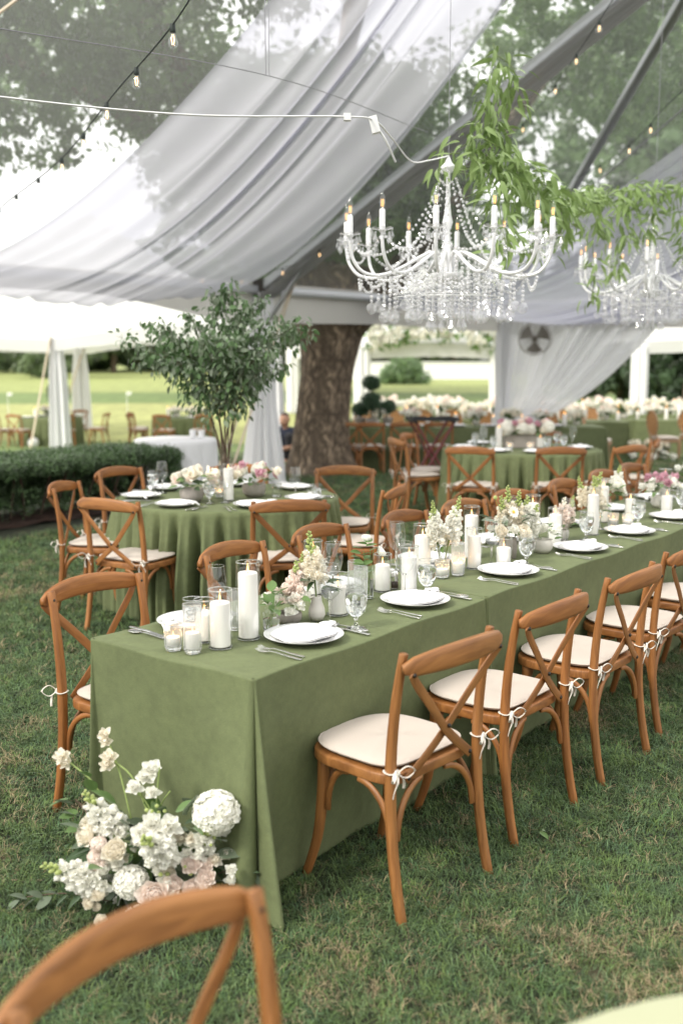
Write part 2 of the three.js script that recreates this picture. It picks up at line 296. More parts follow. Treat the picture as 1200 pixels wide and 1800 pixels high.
  for (const s of [-8, -16]) part('leg_drape', drape(T(s, 0, 0), 2.5, 0.12, 0.22, 9, 3), clothWhite, tent);
  // end curtain swept to the corner leg
  part('end_curtain', patch(150, 50, (u, v) => {
    const top = T(SE, 0.15 + u * 3.0, 2.52), tie = T(SE - 0.1, 0.1 + u * 0.75, 0.7 - u * 0.06), mid = top.clone().lerp(tie, 0.5); mid.addScaledVector(TN, -0.1 * u).setY(mid.y - 0.6 * u);
    const a = top.clone().multiplyScalar((1 - v) ** 2).addScaledVector(mid, 2 * v * (1 - v)).addScaledVector(tie, v * v);
    const f = Math.sin(u * 62 + Math.sin(u * 11) * 2) * 0.07 + Math.sin(u * 23 + v) * 0.05;
    return a.addScaledVector(TE, -f * (0.35 + 0.65 * (1 - v)) + 0.02);
  }, 5, 2), drapeM, tent);
  part('curtain_tail', patch(60, 24, (u, v) => { const p = T(SE - 0.1, 0.1 + u * 0.75, lerp(0.7, gy(-19.5) + 0.03, v)); return p.addScaledVector(TE, Math.sin(u * 44) * 0.05); }, 1, 1), drapeM, tent);
}
function swag(label, lo0, lo1, hi0, hi1, sag, n, sd, hem = 0.1) {          // corners of the lower and upper edge
  const g = patch(260, 64, (u, v) => {
    const lo = lo0.clone().lerp(lo1, u), hi = hi0.clone().lerp(hi1, u);
    const p = lo.clone().lerp(hi, v), k = lerp(sag[0], sag[1], u);
    p.y -= k * 4 * v * (1 - v) * (1 - 0.25 * v) + hem * Math.sin(Math.PI * u) * Math.exp(-v * 9);
    const tight = 0.35 + 0.65 * Math.sin(Math.PI * clamp(v * 0.9 + 0.06));
    const w = u * n + 0.5 * Math.sin(u * 9 + v * 1.6 + sd), fold = 0.75 * Math.sin(w * 6.283) + 0.3 * Math.sin(w * 2.7 * 6.283 + v * 2 + sd) + 0.5 * Math.sin(u * n * 0.37 * 6.283 + sd * 2);
    p.y += fold * 0.045 * tight; p.addScaledVector(TE, 0.07 * tight * Math.cos(w * 6.283));
    if (v < 0.06) p.y -= 0.01 * Math.sin(u * 90 + sd) * (1 - v / 0.06);
    return p;
  }, 4, 6);
  return solo('sheer_drape', g, sheer, label, 'drape');
}
swag('sheer white drape sweeping from the left eave up over the tables', T(-5.5, 0, 2.55), T(-0.9, 0, 2.55), T(-4.1, HALF - 0.15, RIDGE - 0.15), T(-2, HALF - 0.15, RIDGE - 0.15), [1.1, 0.75], 7, 1, 0.2);
swag('sheer white drape hanging behind the chandeliers at the far end', T(2.1, 0, 2.6), T(6.1, 0, 2.55), T(2.5, 5.5, 4.72), T(4.4, 5.8, 3.9), [0.5, 0.8], 8, 3);
{
  const g = patch(220, 50, (u, v) => {
    const lo = T(SE - 0.15, lerp(0.3, 6.4, u), EAVE - 0.2), hi = T(lerp(4.3, 3.4, u), HALF + lerp(-0.4, 1.4, u), lerp(3.75, 4.2, u)), p = lo.lerp(hi, v), w = u * 8 + 0.4 * Math.sin(u * 8 + v);
    p.y -= lerp(0.7, 0.7, u) * 4 * v * (1 - v) * (1 - 0.2 * v) - 0.07 * Math.sin(w * 6.283) - 0.04 * Math.sin(w * 15 + 2);
    return p.addScaledVector(TN, 0.1 * Math.cos(w * 6.283));
  }, 5, 6);
  solo('sheer_drape', g, sheer, 'sheer white drape fanned over the end curtain right of the round fan', 'drape');
}

// ---------------------------------------------------------------- trees
const twig = (n, len, lw, ll, droop = 0.3) => {      // a leafy twig: n folded leaves along a short stem
  const p = [], t = [], x = [];
  for (let k = 0; k < n; k++) {
    const s = (k + 0.5) / n, a = rr(0, 6.283), d = V(Math.cos(a), rr(-droop - 0.3, 0.5), Math.sin(a)).normalize(), o = V(0, s * len, 0).addScaledVector(d, 0.02), side = d.clone().cross(V(rr(-0.4, 0.4), 1, rr(-0.4, 0.4))).normalize(), l = ll * rr(0.7, 1.3), w = lw * rr(0.8, 1.2), b = p.length / 3;
    const m = o.clone().addScaledVector(d, l * 0.5), e = o.clone().addScaledVector(d, l); m.y += l * 0.08; e.y -= l * 0.15;
    for (const q of [o, m.clone().addScaledVector(side, w / 2), m.clone().addScaledVector(side, -w / 2), e]) { p.push(q.x, q.y, q.z); t.push(0, 0); }
    x.push(b, b + 1, b + 2, b + 1, b + 3, b + 2);
  }
  return geo(p, t, x);
};
const bigTwig = twig(16, 0.7, 0.075, 0.15), farTwig = twig(14, 0.9, 0.22, 0.3), hedgeTwig = twig(12, 0.09, 0.014, 0.026, 0);
function crownList(blobs, n, s0, s1, col, keep = () => true) {
  const out = [];
  const tot = blobs.reduce((a, b) => a + b[3] * b[3], 0);
  for (const [x, y, z, r, fy = 0.75] of blobs) for (let k = 0; k < (n * r * r) / tot; k++) {
    const d = V(rr(-1, 1), rr(-1, 1), rr(-1, 1)); if (d.lengthSq() > 1) { k--; continue; }
    const q = d.length(), e = d.normalize().multiplyScalar(r * (q ** 0.45)), p = V(x + e.x, y + e.y * fy, z + e.z);
    if (!keep(p)) continue;
    const v = rr(0.7, 1.35); out.push([M4(p.x, p.y, p.z, rr(-1.6, 1.6), rr(0, 6.28), rr(-1.6, 1.6), rr(s0, s1)), lin(col[0] * v, col[1] * v, col[2] * v * rr(0.8, 1.1))]);
  }
  return out;
}
const crownM = mat(0xffffff, 0.85, { transmission: 0.5, thickness: 0 });
{
  const t = thing('shade_tree', 'large old tree with rough brown trunk just outside the tent', 'tree', [-0.34, gy(-17.3), -17.3]);
  const trunkR = (y) => 0.42 + 0.22 * Math.exp(-y * 3.2) + 0.06 * ss(1.5, 2.6, y);
  part('trunk', patch(72, 40, (u, v) => {
    const y = v * 3.4 - 0.05, a = u * 6.28319, r = trunkR(Math.max(y, 0)) * (1 + 0.05 * Math.sin(a * 5 + y) + 0.12 * Math.exp(-y * 4) * Math.sin(a * 4 + 1) + 0.02 * Math.sin(a * 17 + Math.sin(y * 3)));
    return V(Math.cos(a) * r * (1 + 0.35 * ss(1.7, 3.2, y)) + 0.16 * ss(0.6, 2.6, y), y, Math.sin(a) * r);
  }, 3, 4), bark, t);
  const limb = (pts, w0, w1) => part('limb', sweep(pts.map((p) => V(...p)), (s) => lerp(w0, w1, s), (s) => lerp(w0, w1, s), { sub: 14, n: 10 }), bark, t);
  limb([[0.3, 2.3, 0], [1.2, 3.2, 0.2], [2.4, 4.8, 0.6], [4, 7, 0.5]], 0.62, 0.2);
  limb([[0, 2.6, 0], [-0.8, 4.2, 0.6], [-2.2, 6.2, 1.6], [-4, 8, 3]], 0.55, 0.2);
  limb([[-0.6, 3.8, 0.5], [-2.4, 5.2, 1.0], [-4.6, 6.3, 1.2], [-6.5, 7.2, 2]], 0.34, 0.1);
  limb([[0.1, 2.8, -0.1], [0.2, 5, -1], [0.6, 9, -2]], 0.5, 0.2);
  limb([[0, 4.6, 0.4], [0.6, 6.6, 2.5], [1.6, 8, 5]], 0.32, 0.1);
  limb([[-1.6, 5.4, 1.2], [-2.6, 7.3, 3.5], [-3.4, 8.4, 6]], 0.28, 0.08);
  const base = V(-0.34, 0, -17.3), blobs = [];
  for (let k = 0; k < 7; k++) { const a = rr(0, 6.28), r = Math.sqrt(rnd()) * 9.2, y = rr(5.9, 11.5) - 0.012 * r * r; blobs.push([Math.cos(a) * r * 1.12, y, Math.sin(a) * r, rr(0.8, 1.9), 0.6]); }
  for (const b of [[-1.5, 8.6, 5.5, 1.7], [0.6, 9, 6.5, 1.7], [-0.5, 8.2, 3.6, 1.5], [2, 8.8, 5.4, 1.6], [-3.4, 9.2, 8, 1.7], [-0.7, 4.1, 0.9, 1.2], [0.6, 4.2, 0.9, 1.2], [0.0, 5.2, 0.9, 1.3], [1.3, 4.4, 0.4, 1.1], [-0.9, 4.9, 0.8, 1.1], [0.7, 5.4, 0.6, 1.1], [-1.8, 5.2, 1.2, 1.2], [1.6, 5.2, 0.9, 1.2], [-4.2, 5.6, 2.2, 1.5], [-6.5, 5.0, 2.4, 1.5], [-7.6, 3.9, 2.6, 1.0, 1], [-5.4, 6.6, 4.5, 1.7], [-3, 6.6, 4.4, 1.6], [-4, 7.6, 6.6, 1.8], [-2.4, 8.2, 6.4, 1.6], [-6.6, 7.0, 6.0, 1.8], [-2.2, 6.0, 1.6, 1.2], [-0.6, 7.2, 3.6, 1.5], [5.2, 6.6, 0.4, 1.2], [6.6, 7.8, 2.6, 1.3], [8.6, 8.0, 2.2, 1.3], [3.8, 7.2, 2, 1.4], [4.6, 8.4, 4, 1.5], [-8.6, 5.6, 3.6, 1.6]]) blobs.push(b);
  instances('crown', bigTwig, crownM, crownList(blobs, 9200, 0.7, 1.2, [0.14, 0.235, 0.075], (p) => { const w = p.clone().add(base); return w.y > roofY(w) + 0.35 && w.y > 3; }), t);
}
function farTree(label, x, z, h, w, col, n, trunkH = 0.18, sc = 1, group) {
  const t = thing('tree', label, 'tree', [x, gy(z), z], 0, group);
  part('trunk', sweep([V(0, -0.05, 0), V(0.1, h * 0.3, 0), V(0, h * 0.7, 0.1)], (s) => lerp(h * 0.06, h * 0.02, s), (s) => lerp(h * 0.06, h * 0.02, s), { n: 8, sub: 6 }), bark, t);
  const b = []; for (let k = 0; k < 11; k++) { const f = rnd(); b.push([rr(-0.34, 0.34) * w * (1 - 0.5 * f), h * lerp(trunkH + 0.14, 0.86, f), rr(-0.3, 0.3) * w, w * rr(0.16, 0.27), 0.8]); }
  instances('crown', farTwig, crownM, crownList(b, n, 0.8 * sc, 1.5 * sc, col), t);
  return t;
}
{
  const L = [[-62, -128, 13, 16], [-48, -124, 15, 17], [-44.5, -96, 8, 8.5], [-36, -130, 14, 18], [-27, -126, 13, 16], [-17, -132, 16, 18], [-8, -128, 12, 14], [3, -130, 13, 16], [13, -124, 10, 15], [24, -128, 11, 16], [33, -122, 13, 17], [-26, -104, 7, 9], [-75, -125, 15, 18]];
  const W = ['far round tree left of the lawn, at the picture edge', 'tall tree in the distant row left of the tent strap', 'single dark tree standing forward on the fairway at left', 'distant tree behind the draped tent leg at left', 'distant tree right of the white draped poles', 'tall distant tree behind the tall leafy centrepiece', 'distant tree hidden behind the big trunk', 'distant tree just right of the big trunk', 'distant tree above the white hall roof', 'distant dark tree left of the grey leg drape', 'distant tree behind the swept end curtain', 'small far tree beside the draped poles', 'outermost far tree of the row at left'];
  L.forEach(([x, z, h, w], i) => farTree(W[i], x, z, h, w, i === 2 ? [0.1, 0.16, 0.08] : [0.15, 0.215, 0.1], 1300, i === 2 ? 0.16 : 0.02, 1.3));
  farTree('dark bushy tree close behind the right hand tables', 17, -46, 9, 9, [0.06, 0.12, 0.05], 1700, 0.02, 0.9);
  farTree('broad dark tree at the right edge beyond the lawn strip', 24, -58, 10, 12, [0.07, 0.13, 0.06], 1700, 0.0, 1);
  farTree('dark tree peeping right of the end curtain', 12.6, -48, 7, 7, [0.07, 0.13, 0.055], 1300, 0.0, 0.9);
  farTree('leafy tree rising beyond the right end of the tent', 15, -42, 17, 16, [0.1, 0.17, 0.06], 1500, 0.42, 1.1);
  farTree('tall leafy tree far behind the big trunk, its crown above the tent eave', -1.5, -62, 17, 22, [0.1, 0.16, 0.07], 2600, 0.3, 1.3);
  const t2 = thing('tree', 'tall tree at the far right edge, only its grey brown trunk showing', 'tree', [13.6, gy(-41), -41]);
  part('trunk', sweep([V(0, -0.1, 0), V(0.05, 2, 0), V(0.3, 7, 0)], (s) => lerp(0.85, 0.6, s), (s) => lerp(0.85, 0.6, s), { n: 12, sub: 6 }), bark, t2);
  instances('crown', farTwig, crownM, crownList([[0, 8, 0, 3, 0.8], [2, 7, 1, 2], [-2, 7.4, 0, 2]], 1200, 0.9, 1.5, [0.05, 0.09, 0.035]), t2);
  { // far wood closing the view beyond the lawns
    const b = []; for (let k = 0; k < 60; k++) b.push([rr(-120, 120), rr(1.5, 5), rr(-150, -140), rr(3, 5.5), 0.8]);
    tag(instances('woodland', farTwig, crownM, crownList(b, 9000, 2, 3.6, [0.15, 0.22, 0.1]), scene), 'soft green belt of trees closing the view behind the far lawns', 'woodland', null, 'stuff');
  }
  // rounded shrub on the far lawn
  const sh = thing('shrub', 'rounded pale green shrub on the far lawn', 'shrub', [4.9, gy(-84), -84]);
  part('stem', sweep([V(0, 0, 0), V(0, 0.9, 0)], 0.2, 0.2), bark, sh);
  instances('foliage', farTwig, crownM, crownList([[0, 0.8, 0, 1.5, 0.8], [-1, 0.5, 0, 1, 0.8], [1.1, 0.5, 0, 1.0, 0.8], [0.4, 1.2, 0, 1, 0.7]], 900, 0.35, 0.6, [0.2, 0.31, 0.14]), sh);
  // clipped hedge at left
  const hd = thing('hedge', 'clipped dark green hedge running behind the round table at left', 'hedge', [0, 0, 0]);
  const a = V(-5.2, 0, -9.0), b = V(-2.25, 0, -12.85), dir = b.clone().sub(a), nn = V(-dir.z, 0, dir.x).normalize();
  const HH = 0.6;
  part('inner_branches', merge([...Array(26)].map((_, i) => { const p = a.clone().lerp(b, i / 25); return sweep([p.clone().setY(0), p.clone().add(V(rr(-0.2, 0.2), 0.5, rr(-0.2, 0.2)))], 0.03, 0.03, { n: 5 }); })), twigM, hd);
  const list = [];
  for (let k = 0; k < 30000; k++) {
    const u = rnd(), sh = rnd(), q = rnd(); let h, w;
    if (sh < 0.4) { w = rr(-0.5, 0.5); h = HH - 0.1 * q * q; } else if (sh < 0.85) { w = 0.48 - 0.12 * q * q; h = rr(0.04, HH); } else { w = rr(-0.5, 0.5); h = rr(0.04, HH); }
    h += 0.025 * Math.sin(u * 60) * Math.sin(w * 8);
    const end = sh >= 0.85 && rnd() < 0.8 ? 1 - 0.03 * q * q : u, round = 0.12 * ss(0.94, 1, end);
    const p = a.clone().lerp(b, end).addScaledVector(nn, -w * (1 - round * 2)), v = rr(0.6, 1.4);
    list.push([M4(p.x, h * (1 - round * 0.6), p.z, rr(-1, 1), rr(0, 6.28), rr(-1, 1), rr(0.8, 1.5)), lin(0.095 * v, 0.175 * v, 0.055 * v)]);
  }
  instances('foliage', hedgeTwig, crownM, list, hd);
}
// ---------------------------------------------------------------- cross back chairs (face +z)
function seatOutline(front, rear, z1, z0, rc, n = 9) {   // rounded trapezoid, closed, counter-clockwise from above
  const c = [[front, z1], [-front, z1], [-rear, z0], [rear, z0]], out = [];
  for (let k = 0; k < 4; k++) {
    const p = V(c[k][0], 0, c[k][1]), a = V(c[(k + 3) % 4][0], 0, c[(k + 3) % 4][1]).sub(p).normalize(), b = V(c[(k + 1) % 4][0], 0, c[(k + 1) % 4][1]).sub(p).normalize(), r = k < 2 ? rc : rc * 0.6;
    for (let i = 0; i <= n; i++) { const t = i / n, s = p.clone().addScaledVector(a, r * (1 - t) ** 2).addScaledVector(b, r * t * t); out.push(s); }
  }
  return out;
}
function slab(outline, y0, y1, bev) {               // extruded outline with rounded edges
  const N = outline.length, c = outline.reduce((a, p) => a.add(p), V(0, 0, 0)).multiplyScalar(1 / N);
  const prof = [[0, y0], [1 - 2.2 * bev, y0], [1 - 0.6 * bev, y0 + bev * 0.08], [1, y0 + bev * 0.22], [1, y1 - bev * 0.22], [1 - 0.6 * bev, y1 - bev * 0.06], [1 - 2.2 * bev, y1], [0, y1]];
  return patch(N, prof.length - 1, (u, v) => { const p = outline[Math.round(u * N) % N], q = prof[Math.round(v * (prof.length - 1))]; return c.clone().lerp(p, q[0]).setY(q[1]); }, 1.6, 0.6);
}
function cushionGeo(outline, y, h) {
  const N = outline.length, c = outline.reduce((a, p) => a.add(p), V(0, 0, 0)).multiplyScalar(1 / N), K = 12;
  return merge([patch(N, K, (u, v) => {
    const p = outline[Math.round(u * N) % N], r = v <= 0.7 ? v / 0.7 : 1, e = v <= 0.7 ? 1 - 0.5 * (r ** 9) : lerp(0.5, -0.45, (v - 0.7) / 0.3), q = v > 0.7 ? 1 + 0.018 * Math.sin(Math.PI * (v - 0.7) / 0.3) - 0.05 * Math.max(0, (v - 0.85) / 0.15) : r;
    return c.clone().lerp(p, q).setY(y + h * 0.5 + h * 0.5 * e + 0.0025 * (fbm(p.x * 8 * q + 9, p.z * 8 * q + 9, 99, 99, 3, 4) - 0.5));
  }, 1.4, 0.5), sweep([...outline, outline[0]].map((p) => c.clone().lerp(p, 1.012).setY(y + h * 0.62)), 0.006, 0.006, { n: 6, cap: false })]);
}
const seatShape = seatOutline(0.218, 0.216, 0.2, -0.205, 0.15), cushShape = seatOutline(0.21, 0.205, 0.192, -0.19, 0.17);
const G_ = {};
G_.seat = slab(seatShape, 0.423, 0.464, 0.035);
G_.cushion = cushionGeo(cushShape, 0.462, 0.036);
const fr = (s) => [V(s * 0.228, 0, -0.262), V(s * 0.226, 0.12, -0.236), V(s * 0.224, 0.28, -0.214), V(s * 0.223, 0.46, -0.206), V(s * 0.222, 0.62, -0.214), V(s * 0.221, 0.76, -0.232), V(s * 0.22, 0.866, -0.252)];
G_.rear = [-1, 1].map((s) => sweep(fr(s), (t) => 0.036 - 0.006 * Math.abs(t - 0.5) * 2, (t) => 0.033 - 0.008 * ss(0.5, 1, t), { sub: 18, n: 10, up: V(0, 0, 1), pow: 2.6 }));
G_.front = [-1, 1].map((s) => sweep([V(s * 0.168, 0.43, 0.128), V(s * 0.171, 0.3, 0.133), V(s * 0.178, 0.14, 0.152), V(s * 0.194, 0, 0.192)], (t) => lerp(0.042, 0.03, t), (t) => lerp(0.04, 0.028, t), { sub: 12, n: 10, up: V(0, 0, 1), pow: 2.6 }));
G_.rail = sweep([...Array(15)].map((_, i) => { const x = lerp(-0.246, 0.246, i / 14), q = 1 - (x / 0.246) ** 2; return V(x, 0.826 + 0.022 * q, -0.272 - 0.056 * q); }), (t) => 0.028 - 0.006 * Math.abs(2 * t - 1) ** 4, (t) => lerp(0.078, 0.05, Math.abs(2 * t - 1) ** 3) * (1 - 0.35 * Math.max(0, Math.abs(2 * t - 1) - 0.93) / 0.07), { n: 14, pow: 2.8 });
G_.slat = [-1, 1].map((s) => sweep([V(s * 0.226, 0.815, -0.291), V(s * 0.2, 0.782, -0.281), V(s * 0.1, 0.675, -0.262 - 0.005 * s), V(0.01 * s, 0.578, -0.246 - 0.006 * s), V(-s * 0.09, 0.5, -0.231), V(-s * 0.165, 0.444, -0.22)], 0.034, 0.008, { sub: 16, n: 8, up: V(0, 0, 1), pow: 4 }));
const archPts = (x0, z0, x1, z1) => [...Array(9)].map((_, i) => { const a = (i / 8) * Math.PI / 2; return V(lerp(x0, x1, 1 - Math.cos(a)), 0.255 + 0.165 * Math.sin(a), lerp(z0, z1, 1 - Math.cos(a))); });
G_.brace = [];
for (const s of [-1, 1]) {
  G_.brace.push(sweep(archPts(s * 0.212, -0.198, s * 0.205, -0.06), 0.022, 0.017, { n: 8, pow: 2.6, up: V(1, 0, 0) }), sweep(archPts(s * 0.195, -0.21, s * 0.06, -0.195), 0.022, 0.017, { n: 8, pow: 2.6, up: V(0, 0, 1) }));
  G_.brace.push(sweep(archPts(s * 0.172, 0.108, s * 0.19, 0.0), 0.022, 0.017, { n: 8, pow: 2.6, up: V(1, 0, 0) }), sweep(archPts(s * 0.15, 0.136, s * 0.03, 0.15), 0.022, 0.017, { n: 8, pow: 2.6, up: V(0, 0, 1) }));
}
const bolt = (x, y, z) => place(lathe([[0, 0.004], [0.005, 0.003], [0.0075, 0], [0.0075, -0.004]], 10), x, y, z, -Math.PI / 2);
G_.bolt = [bolt(-0.22, 0.808, -0.296), bolt(0.22, 0.808, -0.296), bolt(-0.158, 0.451, -0.227), bolt(0.158, 0.451, -0.227), bolt(0, 0.588, -0.26), place(bolt(0, 0, 0), -0.2205, 0.835, -0.236, 0, Math.PI), place(bolt(0, 0, 0), 0.2205, 0.835, -0.236, 0, Math.PI)];
G_.tie = [-1, 1].map((s) => {
  const x = s * 0.223, z = -0.208, y = 0.488, loop = (a, b, l) => sweep([V(0, 0, 0), V(a * l * 0.5, 0.022, b * 0.02), V(a * l, 0.004, b * 0.03), V(a * l * 0.6, -0.018, b * 0.014), V(0, 0, 0)], 0.008, 0.003, { sub: 14, n: 6 });
  const wrap = sweep([...Array(13)].map((_, i) => { const a = (i / 12) * 6.2832; return V(Math.cos(a) * 0.023, 0.002 * Math.sin(a * 2), Math.sin(a) * 0.021); }), 0.009, 0.003, { n: 6, cap: false });
  const tail = (a, l) => sweep([V(0, 0, -0.024), V(a * 0.5, -l * 0.3, -0.036), V(a * 0.9, -l * 0.7, -0.03), V(a, -l, -0.026)], 0.009, 0.003, { sub: 8, n: 6 });
  return merge([wrap, loop(1, -1, 0.055).translate(0, 0, -0.024), loop(-1, -1, 0.05).translate(0, 0, -0.024), tail(0.02, 0.075), tail(-0.03, 0.055), ball(0.009, 0, 0, -0.026, 8, 6)]).translate(x, y, z);
});
function makeChair() {
  const c = thing('cross_back_chair', 'x', 'chair');
  part('seat', G_.seat, wood, c);
  part('cushion', G_.cushion, linen, c);
  G_.rear.forEach((g) => part('rear_leg', g, wood, c)); G_.front.forEach((g) => part('front_leg', g, wood, c));
  part('top_rail', G_.rail, wood, c); G_.slat.forEach((g) => part('cross_slat', g, wood, c)); G_.brace.forEach((g) => part('brace', g, wood, c));
  G_.bolt.forEach((g) => part('bolt', g, darkMetal, c)); G_.tie.forEach((g) => part('cushion_tie', g, tie, c));
  return c;
}
const chair0 = makeChair(); let chairUsed = false, chairN = 0;
function putChair(label, x, z, turn, group) {        // turn: direction faced, 0 = +z
  if (!chairUsed) { chairUsed = true; chair0.position.set(x, 0, z); chair0.rotation.y = turn; chair0.userData.label = label; if (group) chair0.userData.group = group; return chair0; }
  const c = copy(chair0, label, [x, 0, z], turn, group), w = woods[(chairN = (chairN + 2) % 5)]; c.children.forEach((m) => { if (m.material === wood) m.material = w; }); return c;
}

// ---------------------------------------------------------------- the long table
const TH = 0.6624, A = V(Math.sin(TH), 0, -Math.cos(TH)), B = V(-Math.cos(TH), 0, -Math.sin(TH)), C0 = V(-0.27, 0, -3.11), W_ = 0.774;
const L = (u, v, y = 0.765) => C0.clone().addScaledVector(A, u).addScaledVector(B, v).setY(y);
const faceB = Math.atan2(B.x, B.z), faceMB = Math.atan2(-B.x, -B.z);
// cloth over a straight table: local axes a, b from a corner; lobes at the corners
function boxCloth(len, wid, H, folds, sd, ends = [1, 1]) {
  const rc = 0.014, per = [], seg = (ax, ay, bx, by, n) => { for (let i = 0; i < n; i++) per.push([lerp(ax, bx, i / n), lerp(ay, by, i / n)]); };
  const P = [];                                       // {x, y, nx, ny, c (corner angle 0..1 or -1), s}
  const corners = [[0, 0], [len, 0], [len, wid], [0, wid]], dirs = [[-1, -1], [1, -1], [1, 1], [-1, 1]];
  for (let k = 0; k < 4; k++) {
    const [cx, cy] = corners[k], [dx, dy] = dirs[k], [ex, ey] = corners[(k + 1) % 4], [fx, fy] = dirs[(k + 1) % 4], a0 = Math.atan2(dy, dx) - Math.PI / 4;
    for (let i = 0; i <= 44; i++) { const a = a0 + (i / 44) * Math.PI / 2; P.push({ x: cx - dx * rc + Math.cos(a) * rc, y: cy - dy * rc + Math.sin(a) * rc, nx: Math.cos(a), ny: Math.sin(a), c: i / 44, k }); }
    const n = Math.max(30, Math.round(Math.hypot(ex - cx, ey - cy) * 46)), a = a0 + Math.PI / 2;
    for (let i = 1; i < n; i++) { const t = i / n; P.push({ x: lerp(cx + Math.cos(a) * 0, ex, t) + (Math.abs(Math.cos(a)) > 0.5 ? 0 : 0), y: lerp(cy, ey, t), nx: Math.cos(a), ny: Math.sin(a), c: -1, k, t, d0: t * Math.hypot(ex - cx, ey - cy), d1: (1 - t) * Math.hypot(ex - cx, ey - cy) }); }
  }
  const lobe = (c) => { const l1 = c < 0.66 ? Math.sqrt(1 - (c / 0.66) ** 2) : 0, l2 = c > 0.6 ? Math.sin(Math.PI * clamp((c - 0.6) / 0.4)) ** 0.7 : 0; return Math.max(l1, 1.5 * l2); };
  const rows = 44, N = P.length;
  const g = patch(N, rows, (u, v) => {
    const p = P[Math.round(u * N) % N], q = Math.max(0, v - 0.04) / 0.96;
    if (v < 0.02) return V(p.x - p.nx * 0.03, H, p.y - p.ny * 0.03);
    const drop = q * (H - 0.012), y = H - 0.006 * Math.min(1, q * 60) - drop, grow = q ** 1.15;
    let off = 0.004 + 0.018 * q - (folds[0] > 0.065 && (p.k === 3 || p.c >= 0 && p.k === 0) ? 0.065 * grow : 0) - (p.k === 0 && p.c < 0 ? 0.085 * grow * Math.min(1, p.d0 / 0.12) * Math.min(1, p.d1 / 0.1 + 0.3) : 0);
    const s = p.x * 1.0 + p.y * 1.3;
    const rip = Math.sin(s * 7.3 + sd) * 0.55 + Math.sin(s * 13.1 + sd * 2) * 0.3 + 0.4 * Math.sin(s * 3.1 + 1 + q);
    if (p.c >= 0) off += folds[p.k] * lobe(p.c) * grow + 0.01 * grow;
    else { off += 0.014 * rip * grow + (p.k === 3 ? folds[0] * Math.exp(-((p.d1 / 0.2) ** 1.3)) * grow : 0) + (p.k !== 0 ? folds[(p.k + 1) % 4] * Math.exp(-p.d1 / 0.1) * grow * (p.k === 3 ? 0 : 1) : folds[1] * Math.exp(-p.d1 / 0.1) * grow) + 0.012 * (fbm(s * 5, q * 4, 900, 90, 3, 12) - 0.5) * Math.min(1, q * 4); }
    return V(p.x + p.nx * off, Math.max(0.012, y + (p.c >= 0 ? 0.0 : 0.004 * Math.sin(s * 9))), p.y + p.ny * off);
  }, 1, 1);
  { // uv in metres round the cloth
    const uv = g.attributes.uv, ps = g.attributes.position; let acc = 0, last = null;
    const pr = P.map((p) => { if (last) acc += Math.hypot(p.x - last.x, p.y - last.y) + (p.c >= 0 ? 0.004 : 0); last = p; return acc; });
    for (let j = 0; j <= rows; j++) for (let i = 0; i <= N; i++) uv.setXY(j * (N + 1) + i, (i < N ? pr[i] : acc) / 1.1, (j / rows) * 0.7);
  }
  const top = patch(Math.round(len * 16), 14, (u, v) => V(lerp(0.03, len - 0.03, u), H + 0.0006 * Math.sin(u * len * 30) * Math.sin(v * 9), lerp(0.03, wid - 0.03, v)).setY(H + 0.0012 * (fbm(u * len * 6, v * 5, 600, 60, 3, 5) - 0.5) * Math.sin(Math.PI * clamp(v)) * Math.min(1, 8 * u, 8 * (1 - u))), len / 1.1, wid / 1.1);
  return { g: merge([g, top]) };
}
// local (x along A, z' along B) -> world: rotation so that +x = A and +z = B (mirrored axes handled by swapping order)
const placeTable = (g, u, v) => { const m = new THREE.Matrix4().makeBasis(A, V(0, 1, 0), B).setPosition(L(u, v, 0)); const q = g.clone().applyMatrix4(m); if (m.determinant() < 0) { const ix = q.index.array; for (let i = 0; i < ix.length; i += 3) { const t = ix[i]; ix[i] = ix[i + 1]; ix[i + 1] = t; } q.computeVertexNormals(); } return q; };
function tableUnder(label, u0, u1) {
  const t = thing('dining_table', label, 'table', [0, 0, 0]);
  part('tabletop', placeTable(box(u1 - u0, 0.02, W_ - 0.02, (u0 + u1) / 2, 0.743, W_ / 2), 0, 0), caneWood, t);
  for (const u of [u0 + 0.15, u1 - 0.15]) for (const v of [0.12, W_ - 0.12]) part('leg', placeTable(box(0.03, 0.73, 0.03, u, 0.366, v), 0, 0), darkMetal, t);
  return t;
}
